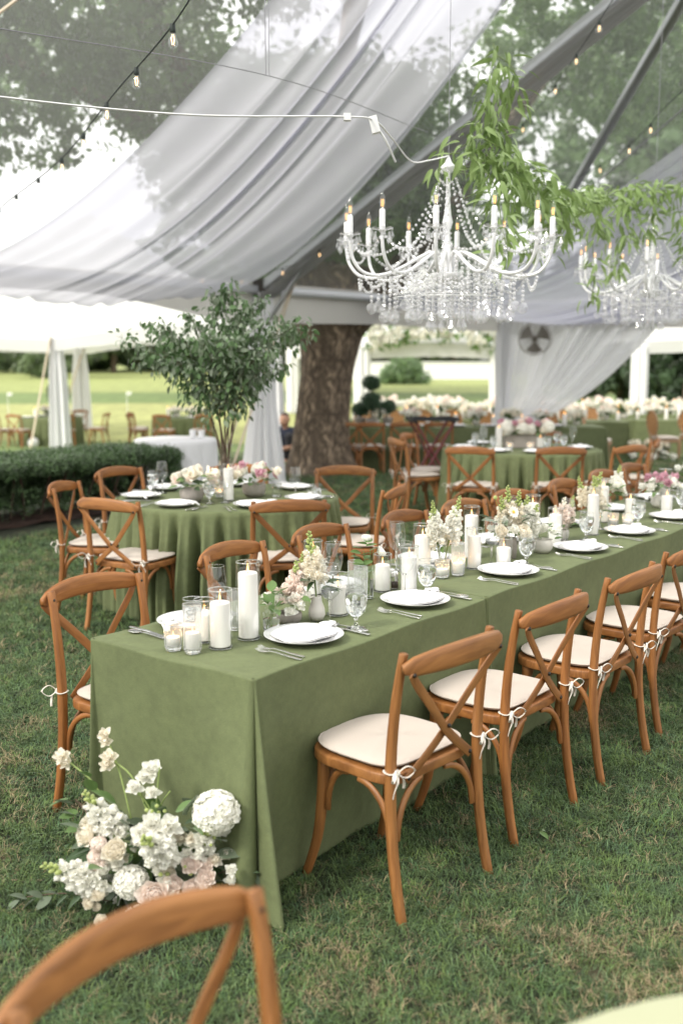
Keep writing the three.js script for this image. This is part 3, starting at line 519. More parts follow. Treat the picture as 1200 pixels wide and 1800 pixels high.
{
  const t1 = tableUnder('nearest long table, fully covered by smooth sage green velvet cloth', 0.01, 1.38);
  part('tablecloth', placeTable(boxCloth(1.395, W_, 0.762, [0.125, 0.02, 0.02, 0.05], 1).g, 0, 0), velvet, t1);
  const t2 = tableUnder('further long table of the joined pair, beyond the cloth seam', 1.46, 6.6);
  part('tablecloth', placeTable(boxCloth(5.2, W_, 0.764, [0.03, 0.05, 0.05, 0.03], 5).g, 1.407, 0), velvet, t2);
  // near chairs along the right side
  const w = ['nearest', 'second nearest', 'third nearest', 'fourth nearest', 'fifth nearest', 'sixth nearest'];
  const extra = [', beside the cloth corner fold', '', ', opposite the cloth seam', '', ' at the picture edge', ' beyond the picture edge'];
  const jit = [0, 0.005, -0.01, 0.01, 0.0, 0.0];
  for (let i = 0; i < 6; i++) { const p = L(0.4385 + 0.6985 * i + (i ? 0 : 0.022), -0.175 + jit[i]); putChair(`${w[i]} brown chair on the right side of the long table${extra[i]}`, p.x, p.z, faceB - [0.09, 0.03, 0.02, 0.05, 0.0, 0.02][i]); }
  const uf = [0.319, 1.225, 1.877, 2.556, 3.151, 3.735, 4.518, 5.238, 5.854];
  const fl = ['brown chair at the left corner of the long table, tie hanging over grass', 'brown chair behind the two tallest candles nearest the table end', 'brown chair on the far side, behind the cream snapdragon spike', 'brown chair on the far side, behind the white roses in mint leaves', 'brown chair on the far side, behind the seam candles', 'brown chair on the far side, behind the white daisy flowers', 'brown chair on the far side, seventh along from the left corner', 'brown chair on the far side, eighth along from the left corner', 'brown chair on the far side, last before the picture edge'];
  uf.forEach((u, i) => { const p = L(u, [0.865, 0.956, 0.97, 0.913, 0.906, 0.9, 0.91, 0.94, 0.97][i]); putChair(fl[i], p.x, p.z, faceMB + [0.03, 0.14, 0.1, 0.1, 0.02, -0.04, 0.05, 0, 0.03][i]); });
  // the chair in the foreground and the corner of its table
  { putChair('blurred brown chair in the near left foreground, only its curved back showing', -0.103, -1.303, Math.atan2(0.746, 0.666)); }
}
{ // foreground round table, pale cloth
  const t = thing('dining_table', 'pale sage cloth table edge in the near right corner', 'table', [0.71, 0, -0.77]);
  const g = merge([patch(160, 20, (u, v) => { const a = u * 6.2832, f = 0.5 + 0.5 * Math.sin(a * 22 + Math.sin(a * 5)); const r = 0.76 + 0.01 * Math.min(1, v * 20) + v * (0.02 + 0.06 * f); return V(Math.cos(a) * r, 0.76 - Math.max(0, v - 0.02) * 0.75, Math.sin(a) * r); }, 4, 0.7), patch(60, 6, (u, v) => V(Math.cos(u * 6.2832) * 0.76 * v, 0.761, Math.sin(u * 6.2832) * 0.76 * v), 4, 0.7)]);
  part('tablecloth', g, mat(lin(0.4, 0.41, 0.27), 0.9, { bumpMap: velvetBump, bumpScale: 0.001 }), t); part('table_leg', box(0.06, 0.7, 0.06, 0, 0.36, 0), darkMetal, t);
}

// ---------------------------------------------------------------- tableware prototypes (returned geometries, base at y = 0)
const plateG = lathe([[0, 0.004], [0.07, 0.004], [0.09, 0.006], [0.1, 0.014], [0.136, 0.022], [0.14, 0.0235], [0.1395, 0.021], [0.1, 0.009], [0.085, 0.0], [0, 0.0]].map(([r, y]) => [r, y]).reverse(), 56);
const napG = (sd) => {                              // soft folded napkin, rounded, its tied end over the plate rim
  const out = (a, q) => { const c = Math.cos(a), d = Math.sin(a), k = (Math.abs(c) ** 3 + Math.abs(d) ** 3) ** (-1 / 3), w = 1 + 0.035 * Math.sin(a * 3 + sd) + 0.02 * Math.sin(a * 7 + sd * 2); return [c * k * 0.112 * w * q, d * k * 0.094 * w * q]; };
  const top = patch(64, 12, (u, v) => { const [x, z] = out(u * 6.28318, v), e = ss(1, 0.86, v); return V(x, 0.019 + 0.009 * e + 0.006 * (fbm(x * 14 + 9 + sd, z * 20 + 9, 99, 99, 3, 7) - 0.3) * e + 0.0022 * ss(-0.004, 0.004, z - 0.03 - 0.2 * x) + 0.002 * ss(-0.004, 0.004, -0.045 - z + 0.1 * x), -z); });
  const bot = patch(64, 1, (u, v) => { const [x, z] = out(u * 6.28318, 1 - 0.02 * v); return V(x, 0.019 - 0.004 * v, -z); });
  const knot = merge([sweep([V(-0.09, 0.028, -0.02), V(-0.125, 0.034, -0.01), V(-0.15, 0.028, 0.012), V(-0.17, 0.01, 0.03)], (t) => 0.018 + 0.014 * Math.sin(t * 3), 0.012, { sub: 10, n: 8 }), sweep([V(-0.1, 0.03, 0.02), V(-0.13, 0.03, 0.012), V(-0.15, 0.02, -0.012)], (t) => 0.016 + 0.01 * Math.sin(t * 3), 0.011, { sub: 8, n: 8 })]);
  return merge([top, bot, knot]);
};
const naps = [napG(0), napG(2), napG(4)];
const forkG = (() => {
  const h = sweep([V(0, 0.003, 0.1), V(0, 0.006, 0.03), V(0, 0.009, -0.02), V(0, 0.006, -0.045)], (t) => lerp(0.014, 0.006, ss(0, 0.7, t)) + 0.012 * ss(0.85, 1, t), 0.0025, { sub: 10, n: 8 });
  const tines = [-0.0085, -0.0028, 0.0028, 0.0085].map((x) => sweep([V(x * 0.9, 0.006, -0.042), V(x, 0.003, -0.06), V(x, 0.004, -0.075), V(x, 0.01, -0.092)], (t) => lerp(0.004, 0.002, t), 0.0018, { sub: 6, n: 6 }));
  return merge([h, ...tines]);
})();
const knifeG = merge([sweep([V(0, 0.004, 0.11), V(0, 0.005, 0.0)], (t) => lerp(0.016, 0.012, t), 0.006, { n: 8, sub: 4 }), sweep([V(0, 0.004, 0.0), V(0.002, 0.003, -0.05), V(0.003, 0.003, -0.12)], (t) => 0.02 * (1 - 0.55 * t ** 4), 0.0018, { sub: 8, n: 8 })]);
const spoonG = merge([sweep([V(0, 0.003, 0.1), V(0, 0.008, 0.0), V(0, 0.005, -0.03)], (t) => lerp(0.014, 0.006, t), 0.0025, { sub: 8, n: 8 }), new THREE.SphereGeometry(0.02, 12, 8).scale(1, 0.22, 1.5).translate(0, 0.005, -0.055)]);
const flameG = lathe([[0, 0], [0.0022, 0.002], [0.0035, 0.007], [0.0026, 0.014], [0.001, 0.021], [0, 0.026]], 10);
function candleInGlass(label, R, H, wh, pos, turn = 0) {  // straight glass cylinder holding a pillar candle
  const t = thing('pillar_candle', label, 'candle', pos, turn), wr = R - 0.0065;
  part('wax', lathe([[0, 0.006], [wr - 0.002, 0.006], [wr, 0.009], [wr, wh - 0.004], [wr - 0.003, wh], [wr * 0.7, wh - 0.0015], [wr * 0.35, wh - 0.006], [0, wh - 0.007]], 32), wax, t);
  part('glass_cylinder', lathe([[R - 0.001, 0.004], [R, 0.008], [R, H - 0.002]], 40), pane, t);
  part('glass_rim', place(new THREE.TorusGeometry(R - 0.0006, 0.0019, 8, 40).rotateX(Math.PI / 2), 0, H - 0.001, 0), glassSolid, t);
  part('glass_foot', lathe([[0, 0.0005], [R - 0.003, 0.0005], [R - 0.0002, 0.003], [R - 0.0008, 0.0055], [0, 0.0055]], 40), glassSolid, t);
  part('wick', sweep([V(0, wh - 0.008, 0), V(0.001, wh + 0.005, 0)], 0.0018, 0.0018, { n: 5 }), wick, t);
  part('flame', place(flameG, 0, wh + 0.001, 0, 0, 0, 0, 1.15), flameM, t);
  return t;
}
const ribGlass = mat(lin(0.93, 0.94, 0.94), 0.12, { transmission: 0.84, thickness: 0, ior: 1.9 });
const ribWall = (r0, r1, H, n, amp) => patch(n * 6, 12, (u, v) => { const a = u * 6.2832, r = lerp(r0, r1, v) - amp * (0.5 + 0.5 * Math.cos(a * n)) * ss(0, 0.1, v) * ss(1, 0.88, v); return V(Math.cos(a) * r, lerp(0.012, H, v), -Math.sin(a) * r); });
function votive(label, R, H, wh, pos, lit = true) {     // ribbed glass with a small candle
  const t = thing('ribbed_votive', label, 'candle holder', pos);
  part('glass', ribWall(R * 0.97, R, H, 24, R * 0.09), ribGlass, t); part('glass_rim', place(new THREE.TorusGeometry(R * 0.96, R * 0.05, 8, 36).rotateX(Math.PI / 2), 0, H, 0), glassSolid, t);
  part('glass_foot', lathe([[0, 0.0005], [R * 0.82, 0.0005], [R * 0.86, 0.008], [R * 0.93, 0.013], [0, 0.0135]], 36), glassSolid, t);
  part('wax', lathe([[0, 0.016], [R * 0.74, 0.016], [R * 0.76, wh - 0.002], [R * 0.7, wh], [0, wh - 0.003]], 24), wax, t);
  if (lit) {
    part('flame', place(flameG, 0, wh, 0, 0, 0, 0, 0.8), flameM, t);
    const l = new THREE.PointLight(new THREE.Color(1, 0.55, 0.22), 0.0035, 1.2); l.position.set(0, wh + 0.008, 0); l.shadow.radius = 0.2; l.castShadow = true; t.add(l);
  }
  return t;
}
const wineStem = [[0, 0.0012], [0.036, 0.0012], [0.037, 0.0025], [0.02, 0.004], [0.006, 0.009], [0.0042, 0.02], [0.004, 0.06], [0.0045, 0.085], [0.009, 0.094], [0, 0.096]];
function wineGlass(label, pos, s = 1) {
  const t = thing('wine_glass', label, 'wine glass', pos);
  part('bowl', lathe([[0.003, 0.094], [0.018, 0.099], [0.034, 0.118], [0.0415, 0.145], [0.041, 0.17], [0.037, 0.2], [0.0335, 0.226]].map(([r, y]) => [r, y]), 36), pane, t);
  part('rim', place(new THREE.TorusGeometry(0.0335, 0.0009, 6, 40).rotateX(Math.PI / 2), 0, 0.226, 0), glassSolid, t);
  part('stem', lathe(wineStem, 28), glassSolid, t);
  t.scale.setScalar(s); return t;
}
function goblet(label, pos, s = 1) {                    // short stemmed glass of ice water
  const t = thing('water_goblet', label, 'water glass', pos);
  const prof = [[0.004, 0.04], [0.02, 0.046], [0.034, 0.064], [0.0405, 0.09], [0.04, 0.115], [0.036, 0.14], [0.034, 0.152]];
  part('bowl', lathe(prof, 36), pane, t);
  part('rim', place(new THREE.TorusGeometry(0.034, 0.0011, 6, 40).rotateX(Math.PI / 2), 0, 0.152, 0), glassSolid, t);
  part('stem', lathe([[0, 0.001], [0.033, 0.001], [0.034, 0.003], [0.018, 0.005], [0.008, 0.012], [0.006, 0.024], [0.007, 0.036], [0.012, 0.041], [0, 0.042]], 28), glassSolid, t);
  part('water', lathe([[0, 0.0425], [0.019, 0.048], [0.0325, 0.0655], [0.0388, 0.09], [0.0384, 0.115], [0.0368, 0.128], [0, 0.1285]], 30), water, t);
  for (let k = 0; k < 5; k++) part('ice_cube', place(new THREE.IcosahedronGeometry(0.0095, 1).scale(1.1, 0.85, 0.9), rr(-0.014, 0.014), 0.075 + k * 0.012, rr(-0.014, 0.014), rr(0, 3), rr(0, 3)), iceM, t);
  t.scale.setScalar(s); return t;
}
function tumbler(label, pos, R = 0.034, H = 0.105, filled = true) {
  const t = thing('water_tumbler', label, 'water glass', pos);
  part('wall', lathe([[R * 0.86, 0.003], [R * 0.9, 0.01], [R, H]], 32), pane, t);
  part('base', lathe([[0, 0.0005], [R * 0.85, 0.0005], [R * 0.88, 0.009], [0, 0.01]], 32), glassSolid, t);
  part('rim', place(new THREE.TorusGeometry(R, 0.0012, 6, 36).rotateX(Math.PI / 2), 0, H, 0), glassSolid, t);
  if (filled) { part('water', lathe([[0, 0.011], [R * 0.87, 0.011], [R * 0.94, H * 0.72], [0, H * 0.72 + 0.0005]], 28), water, t); for (let k = 0; k < 4; k++) part('ice_cube', place(box(0.02, 0.018, 0.02), rr(-0.01, 0.01), 0.03 + k * 0.016, rr(-0.01, 0.01), rr(0, 3), rr(0, 3)), iceM, t); }
  return t;
}
function setting(words, pos, turn, sd, full = true) {    // plate with napkin, two forks left, knife and spoon right; sitter looks along +z local
  const at = (x, z) => { const q = V(x, 0, z).applyAxisAngle(V(0, 1, 0), turn); return [pos.x + q.x, pos.y, pos.z + q.z]; };
  const pl = thing('dinner_plate', `white dinner plate ${words}`, 'plate', at(0, 0), turn); part('plate', plateG, china, pl);
  const nk = solo('napkin', naps[sd % 3], napkinM, `white napkin on the plate ${words}`, 'napkin', null, at(0, 0.0)); nk.rotation.y = turn + rr(-0.12, 0.12) ; nk.position.y += 0.0035;
  if (!full) return;
  [[0.175, 'outer'], [0.205, 'inner']].forEach(([x, w], i) => { const f = solo('fork', forkG, steel, `${i ? 'outer' : 'inner'} silver fork left of the plate ${words}`, 'fork', null, at(x, -0.045 - i * 0.015)); f.rotation.y = turn + Math.PI + rr(-0.08, 0.08); });
  const k = solo('knife', knifeG, steel, `silver knife right of the plate ${words}`, 'knife', null, at(-0.185, -0.04)); k.rotation.y = turn + Math.PI + rr(-0.06, 0.06);
  const s = solo('spoon', spoonG, steel, `silver spoon right of the plate ${words}`, 'spoon', null, at(-0.212, -0.035)); s.rotation.y = turn + rr(-0.06, 0.06);
}
{
  const near = [[0.446, 0.172], [1.138, 0.172], [1.881, 0.165], [2.622, 0.163], [3.272, 0.172], [3.95, 0.185], [4.65, 0.18]];
  near.forEach(([u, v], i) => setting(`${['nearest the long table end', 'second along the near table edge, before the seam', 'third along the near table edge, past the seam', 'fourth along the near table edge', 'fifth along the near table edge', 'sixth along the near table edge', 'seventh along the near table edge'][i]}`, L(u, v), faceB, i));
  const farS = [[0.36, 0.62], [1.15, 0.62], [1.9, 0.62], [2.6, 0.63], [3.3, 0.62], [4.05, 0.61], [4.75, 0.61], [5.45, 0.61]];
  farS.forEach(([u, v], i) => setting(`at the ${NTH[i]} far place of the long table`, L(u, v), faceMB, i + 1));
  // candles, votives and glasses on the long table: [u, v, radius, height, wax height]
  const P = (u, v) => L(u, v).toArray();
  const cand = [
    [0.193, 0.327, 0.041, 0.202, 0.158, 'medium pillar candle in a glass cylinder, beside the tall ribbed tumbler'],
    [0.215, 0.425, 0.036, 0.15, 0.1, 'pillar candle half hidden behind the tall ribbed votive at the table end'],
    [0.337, 0.332, 0.041, 0.274, 0.236, 'tallest white pillar candle in clear glass, left of the pink and white flowers'],
    [0.801, 0.3, 0.042, 0.16, 0.112, 'short wide pillar candle between the white bud vase and the ribbed tumblers'],
    [1.005, 0.589, 0.039, 0.228, 0.186, 'tall pillar candle behind the cream snapdragon spike'],
    [1.234, 0.402, 0.038, 0.16, 0.114, 'short pillar candle just left of the small salt and pepper shakers'],
    [1.266, 0.29, 0.039, 0.2, 0.158, 'pillar candle in glass standing behind the second wine glass'],
    [1.641, 0.472, 0.043, 0.226, 0.176, 'wide tall pillar candle just past the cloth seam'],
    [1.886, 0.348, 0.037, 0.19, 0.155, 'pillar candle right of the ribbed tumblers past the seam'],
    [2.107, 0.497, 0.039, 0.256, 0.21, 'tall pillar candle behind, left of the daisy flowers'],
    [2.029, 0.273, 0.04, 0.134, 0.088, 'shortest pillar candle between the third wine glass and goblet'],
    [2.691, 0.34, 0.039, 0.194, 0.16, 'pillar candle right of the white bowl of flowers'],
    [2.742, 0.5, 0.041, 0.244, 0.2, 'tall pillar candle partly hidden by the daisy leaves'],
    [3.096, 0.315, 0.037, 0.264, 0.225, 'tall slim pillar candle left of the tied stock flowers, towards the right edge'],
    [3.55, 0.46, 0.039, 0.262, 0.215, 'tall pillar candle left of the large white rose at the right'],
    [3.72, 0.36, 0.036, 0.16, 0.13, 'pillar candle below the large white rose at the right'],
    [4.142, 0.297, 0.04, 0.15, 0.11, 'pillar candle at the far right end of the view'],
    [4.5, 0.45, 0.04, 0.24, 0.2, 'tall pillar candle furthest along the table in view'],
  ];
  cand.forEach(([u, v, r, h, w, l]) => candleInGlass('white ' + l.replace('white ', ''), r, h, w, P(u, v)));
  [[0.075, 0.432, 0.031, 0.092, 0.046, 'short ribbed glass votive, leftmost on the long table'], [0.091, 0.356, 0.0315, 0.165, 0.07, 'tall ribbed glass votive beside the short one at the table end'],
    [1.611, 0.348, 0.034, 0.08, 0.042, 'small ribbed votive just past the cloth seam'], [1.696, 0.318, 0.031, 0.15, 0.06, 'tall ribbed votive just past the cloth seam'], [1.79, 0.37, 0.03, 0.085, 0.045, 'small ribbed votive behind the tall ribbed one past the seam'],
    [3.426, 0.34, 0.032, 0.08, 0.045, 'left of two small votives near the fourth goblet'], [3.458, 0.262, 0.032, 0.08, 0.045, 'right of two small votives near the fourth goblet']].forEach(([u, v, r, h, w, l]) => votive(l, r, h, w, P(u, v)));
  [[0.386, 0.445, 0.027, 0.15, 'tall ribbed empty tumbler between the two front pillar candles'], [1.004, 0.343, 0.028, 0.148, 'front one of two tall ribbed tumblers before the mint leaves'], [1.076, 0.43, 0.028, 0.15, 'rear one of two tall ribbed tumblers before the mint leaves']].forEach(([u, v, r, h, l]) => {
    const t = thing('ribbed_tumbler', l, 'glass', P(u, v)); part('glass', ribWall(r * 0.95, r, h, 22, r * 0.1), ribGlass, t); part('glass_rim', place(new THREE.TorusGeometry(r * 0.96, r * 0.05, 8, 32).rotateX(Math.PI / 2), 0, h, 0), glassSolid, t); part('glass_foot', lathe([[0, 0.0005], [r * 0.82, 0.0005], [r * 0.92, 0.012], [0, 0.014]], 30), glassSolid, t);
  });
  [[0.659, 0.227, 'wine glass beside the water goblet at the nearest plate'], [1.211, 0.275, 'wine glass by the second plate, before the seam'], [1.994, 0.318, 'wine glass by the third plate'], [2.809, 0.329, 'wine glass by the fourth plate, before pink flowers'], [3.3, 0.36, 'wine glass near the tall slim candle'], [0.466, 0.612, 'wine glass at the far side behind the medium candle'], [1.022, 0.5, 'wine glass behind the cream snapdragon'], [1.62, 0.6, 'wine glass on the far side beyond the seam'], [2.75, 0.62, 'wine glass on the far side by the daisy leaves']].forEach(([u, v, l]) => wineGlass('clear ' + l, P(u, v), u === 0.466 ? 0.9 : 1));
  [[0.679, 0.121, 'goblet of ice water by the nearest plate'], [1.268, 0.202, 'goblet of ice water by the second plate, before the seam'], [2.108, 0.195, 'goblet of ice water by the third plate'], [2.905, 0.263, 'goblet of ice water by the fourth plate'], [3.539, 0.235, 'goblet of ice water by the fifth plate'], [4.25, 0.24, 'goblet of ice water by the sixth plate'], [2.0, 0.62, 'goblet of ice water on the far side past the seam']].forEach(([u, v, l]) => goblet(l, P(u, v)));
  tumbler('tumbler of ice water at the far corner of the table end', P(0.3, 0.57), 0.036, 0.115);
  for (const [u, v, w] of [[1.301, 0.387, 'pepper'], [1.335, 0.43, 'salt']]) { const s = thing(`${w}_shaker`, `small glass ${w} shaker with steel cap by the short candle`, 'shaker', P(u, v)); part('glass_body', lathe([[0, 0.001], [0.016, 0.001], [0.017, 0.004], [0.015, 0.055], [0, 0.056]], 8), glassSolid, s); part('filling', lathe([[0, 0.004], [0.0135, 0.004], [0.0125, 0.03], [0, 0.031]], 8), w === 'salt' ? wax : mat(lin(0.08, 0.05, 0.035), 0.9), s); part('cap', lathe([[0.0155, 0.055], [0.016, 0.07], [0.01, 0.078], [0, 0.079]], 16), steel, s); }
}
// ---------------------------------------------------------------- flowers and leaves (geometry facing +y)
function petal(w, l, cup, curl, nu = 4, nv = 5) {     // grows along +z from the origin, cups upward
  return patch(nu, nv, (u, v) => { const a = u * 2 - 1, ww = w * Math.sin(Math.PI * (0.12 + 0.78 * v)) ** 0.7 * 0.5; return V(a * ww, cup * v * v * l + 0.18 * w * a * a - curl * Math.max(0, v - 0.7) ** 2 * l * 6, v * l * (1 - 0.12 * a * a)); });
}
const spin = (g, a, tilt, r = 0, y = 0) => { const q = g.clone(); q.rotateX(-tilt); q.translate(0, y, r); q.rotateY(a); return q; };
function roseG(r, open = 1) {                        // spiral of cupped petals round a tight heart
  const l = []; let a = 0; const n = 38;
  for (let k = 0; k < n; k++) {
    const t = k / (n - 1), tilt = lerp(1.52, lerp(0.95, 0.5, open), t ** 1.3) + rr(-0.06, 0.06), rad = r * (0.03 + lerp(0.22, 0.34, open) * t);
    a += 2.4 + rr(-0.15, 0.15);
    l.push(spin(petal(r * lerp(0.5, 1.05, t ** 0.7), r * lerp(0.62, 0.82, t), 0.22, lerp(0.0, 0.2 * open + 0.06, t), 5, 5), a, tilt, rad, r * lerp(0.12, -0.05, t)));
  }
  return merge(l);
}
function ruffleG(r) { const l = []; for (let k = 0; k < 16; k++) { const t = k / 15; l.push(spin(petal(r * rr(0.7, 1.1), r * rr(0.8, 1.1), 0.3, rr(-0.1, 0.4), 4, 3), k * 2.4, lerp(1.35, 0.1, t) + rr(-0.2, 0.2), r * 0.1 * t, r * 0.3 * (1 - t))); } return merge(l); }
function hydrangeaG(r, n = 260) {
  const l = [], ph = Math.PI * (3 - Math.sqrt(5));
  for (let k = 0; k < n; k++) { const y = 1 - (k / (n - 1)) * 1.7, bm = 0.86 + 0.26 * vnoise(y * 4 + 9, Math.sin(k * ph) * 2.5 + 9, 99, 99, 7), q = Math.sqrt(Math.max(0, 1 - y * y)), d = V(Math.cos(k * ph) * q, y, Math.sin(k * ph) * q), f = []; for (let j = 0; j < 4; j++) f.push(spin(petal(r * 0.23, r * 0.17, 0.25, 0.15, 3, 3), j * 1.571 + rr(-0.3, 0.3), rr(-0.1, 0.5))); l.push(aim(merge(f), d.clone().multiplyScalar(r * bm * rr(0.93, 1.05)), d.clone().add(V(rr(-0.32, 0.32), rr(-0.32, 0.32), rr(-0.32, 0.32))), rr(0.85, 1.2), rr(0, 6))); }
  return merge(l);
}
function spikeG(len, r, n, bud = 0.75) {              // [florets, buds, stem] along +y
  const f = [], b = [], base = [ruffleG(1), ruffleG(1)];
  for (let k = 0; k < n; k++) { const t = k / (n - 1), a = k * 2.4 + rr(-0.3, 0.3), rad = r * lerp(0.75, 0.18, t ** 1.6), d = V(Math.cos(a), lerp(0.25, 0.9, t), Math.sin(a)); const p = V(Math.cos(a) * rad * 0.6, t * len, Math.sin(a) * rad * 0.6); (t > bud ? b : f).push(t > bud ? aim(new THREE.SphereGeometry(r * 0.2, 6, 5).scale(1, 1.5, 1), p, d, lerp(1, 0.5, (t - bud) / (1 - bud))) : aim(base[k & 1], p, d, r * lerp(0.72, 0.42, t / bud) * rr(0.85, 1.15), rr(0, 6))); }
  return [merge(f), merge(b), sweep([V(0, -len * 0.6, 0), V(0, len, 0)], r * 0.12, r * 0.12, { n: 6 })];
}
function daisyG(r) { const l = []; for (let k = 0; k < 24; k++) l.push(spin(petal(r * 0.34, r * rr(0.85, 1), 0.08, 0.15, 2, 4), k * 0.2618 * 2 + rr(-0.05, 0.05), 0.15 + 0.2 * (k > 11), r * 0.12, 0)); return merge(l); }
function leafG(l, w, bend = 0.3, fold = 0.25) { return patch(4, 6, (u, v) => { const a = u * 2 - 1, ww = 0.5 * w * Math.sin(Math.PI * v ** 0.8) ** 0.9; return V(a * ww, fold * Math.abs(a) * ww - bend * l * v * v, v * l); }); }
const F = { rose: [roseG(1, 1), roseG(1, 0.6), roseG(1, 0.2)], ruffle: [ruffleG(1), ruffleG(1)], hyd: hydrangeaG(1), daisy: daisyG(1), leaf: [leafG(1, 0.5, 0.2), leafG(1, 0.38, 0.45), leafG(1, 0.6, 0.1)], long: [leafG(1, 0.27, 0.5), leafG(1, 0.22, 0.3), leafG(1, 0.3, 0.7)], spike: [spikeG(1, 0.26, 30, 0.72), spikeG(1, 0.22, 34, 0.6)] };
const UP = V(0, 1, 0);
function put(name, g, m, parent, p, dir = UP, s = 1, sp = null) {
  const o = part(name, g, m, parent); o.position.set(p[0], p[1], p[2]);
  o.quaternion.setFromUnitVectors(UP, (dir.isVector3 ? dir.clone() : V(...dir)).normalize()).multiply(new THREE.Quaternion().setFromAxisAngle(UP, sp ?? rr(0, 6.28)));
  o.scale.setScalar(s); return o;
}
function putLeaf(g, m, parent, p, dir, s) { // leaf grows along +z; dir = growth direction
  const o = part('leaf', g, m, parent); o.position.set(...p); const d = V(...dir).normalize();
  const z = d, x = V(0, 1, 0).cross(z); if (x.lengthSq() < 1e-3) x.set(1, 0, 0); x.normalize(); x.applyAxisAngle(z, rr(-0.6, 0.6)); const y = z.clone().cross(x);
  o.quaternion.setFromRotationMatrix(new THREE.Matrix4().makeBasis(x, y, z)); o.scale.setScalar(s); return o;
}
const putSpike = (parent, k, p, dir, len, m = petalWhite, bm = petalLime, name = 'stock_flower') => { const f = put(name, F.spike[k][0], m, parent, p, dir, len); const b = part('bud', F.spike[k][1], bm, f); const s = part('stem', F.spike[k][2], stemM, f); return f; };
const stemTo = (parent, a, b, w = 0.003, m = stemM, sag = 0) => part('stem', sweep([V(...a), V((a[0] + b[0]) / 2, (a[1] + b[1]) / 2 + sag, (a[2] + b[2]) / 2), V(...b)], w, w, { sub: 8, n: 6 }), m, parent);

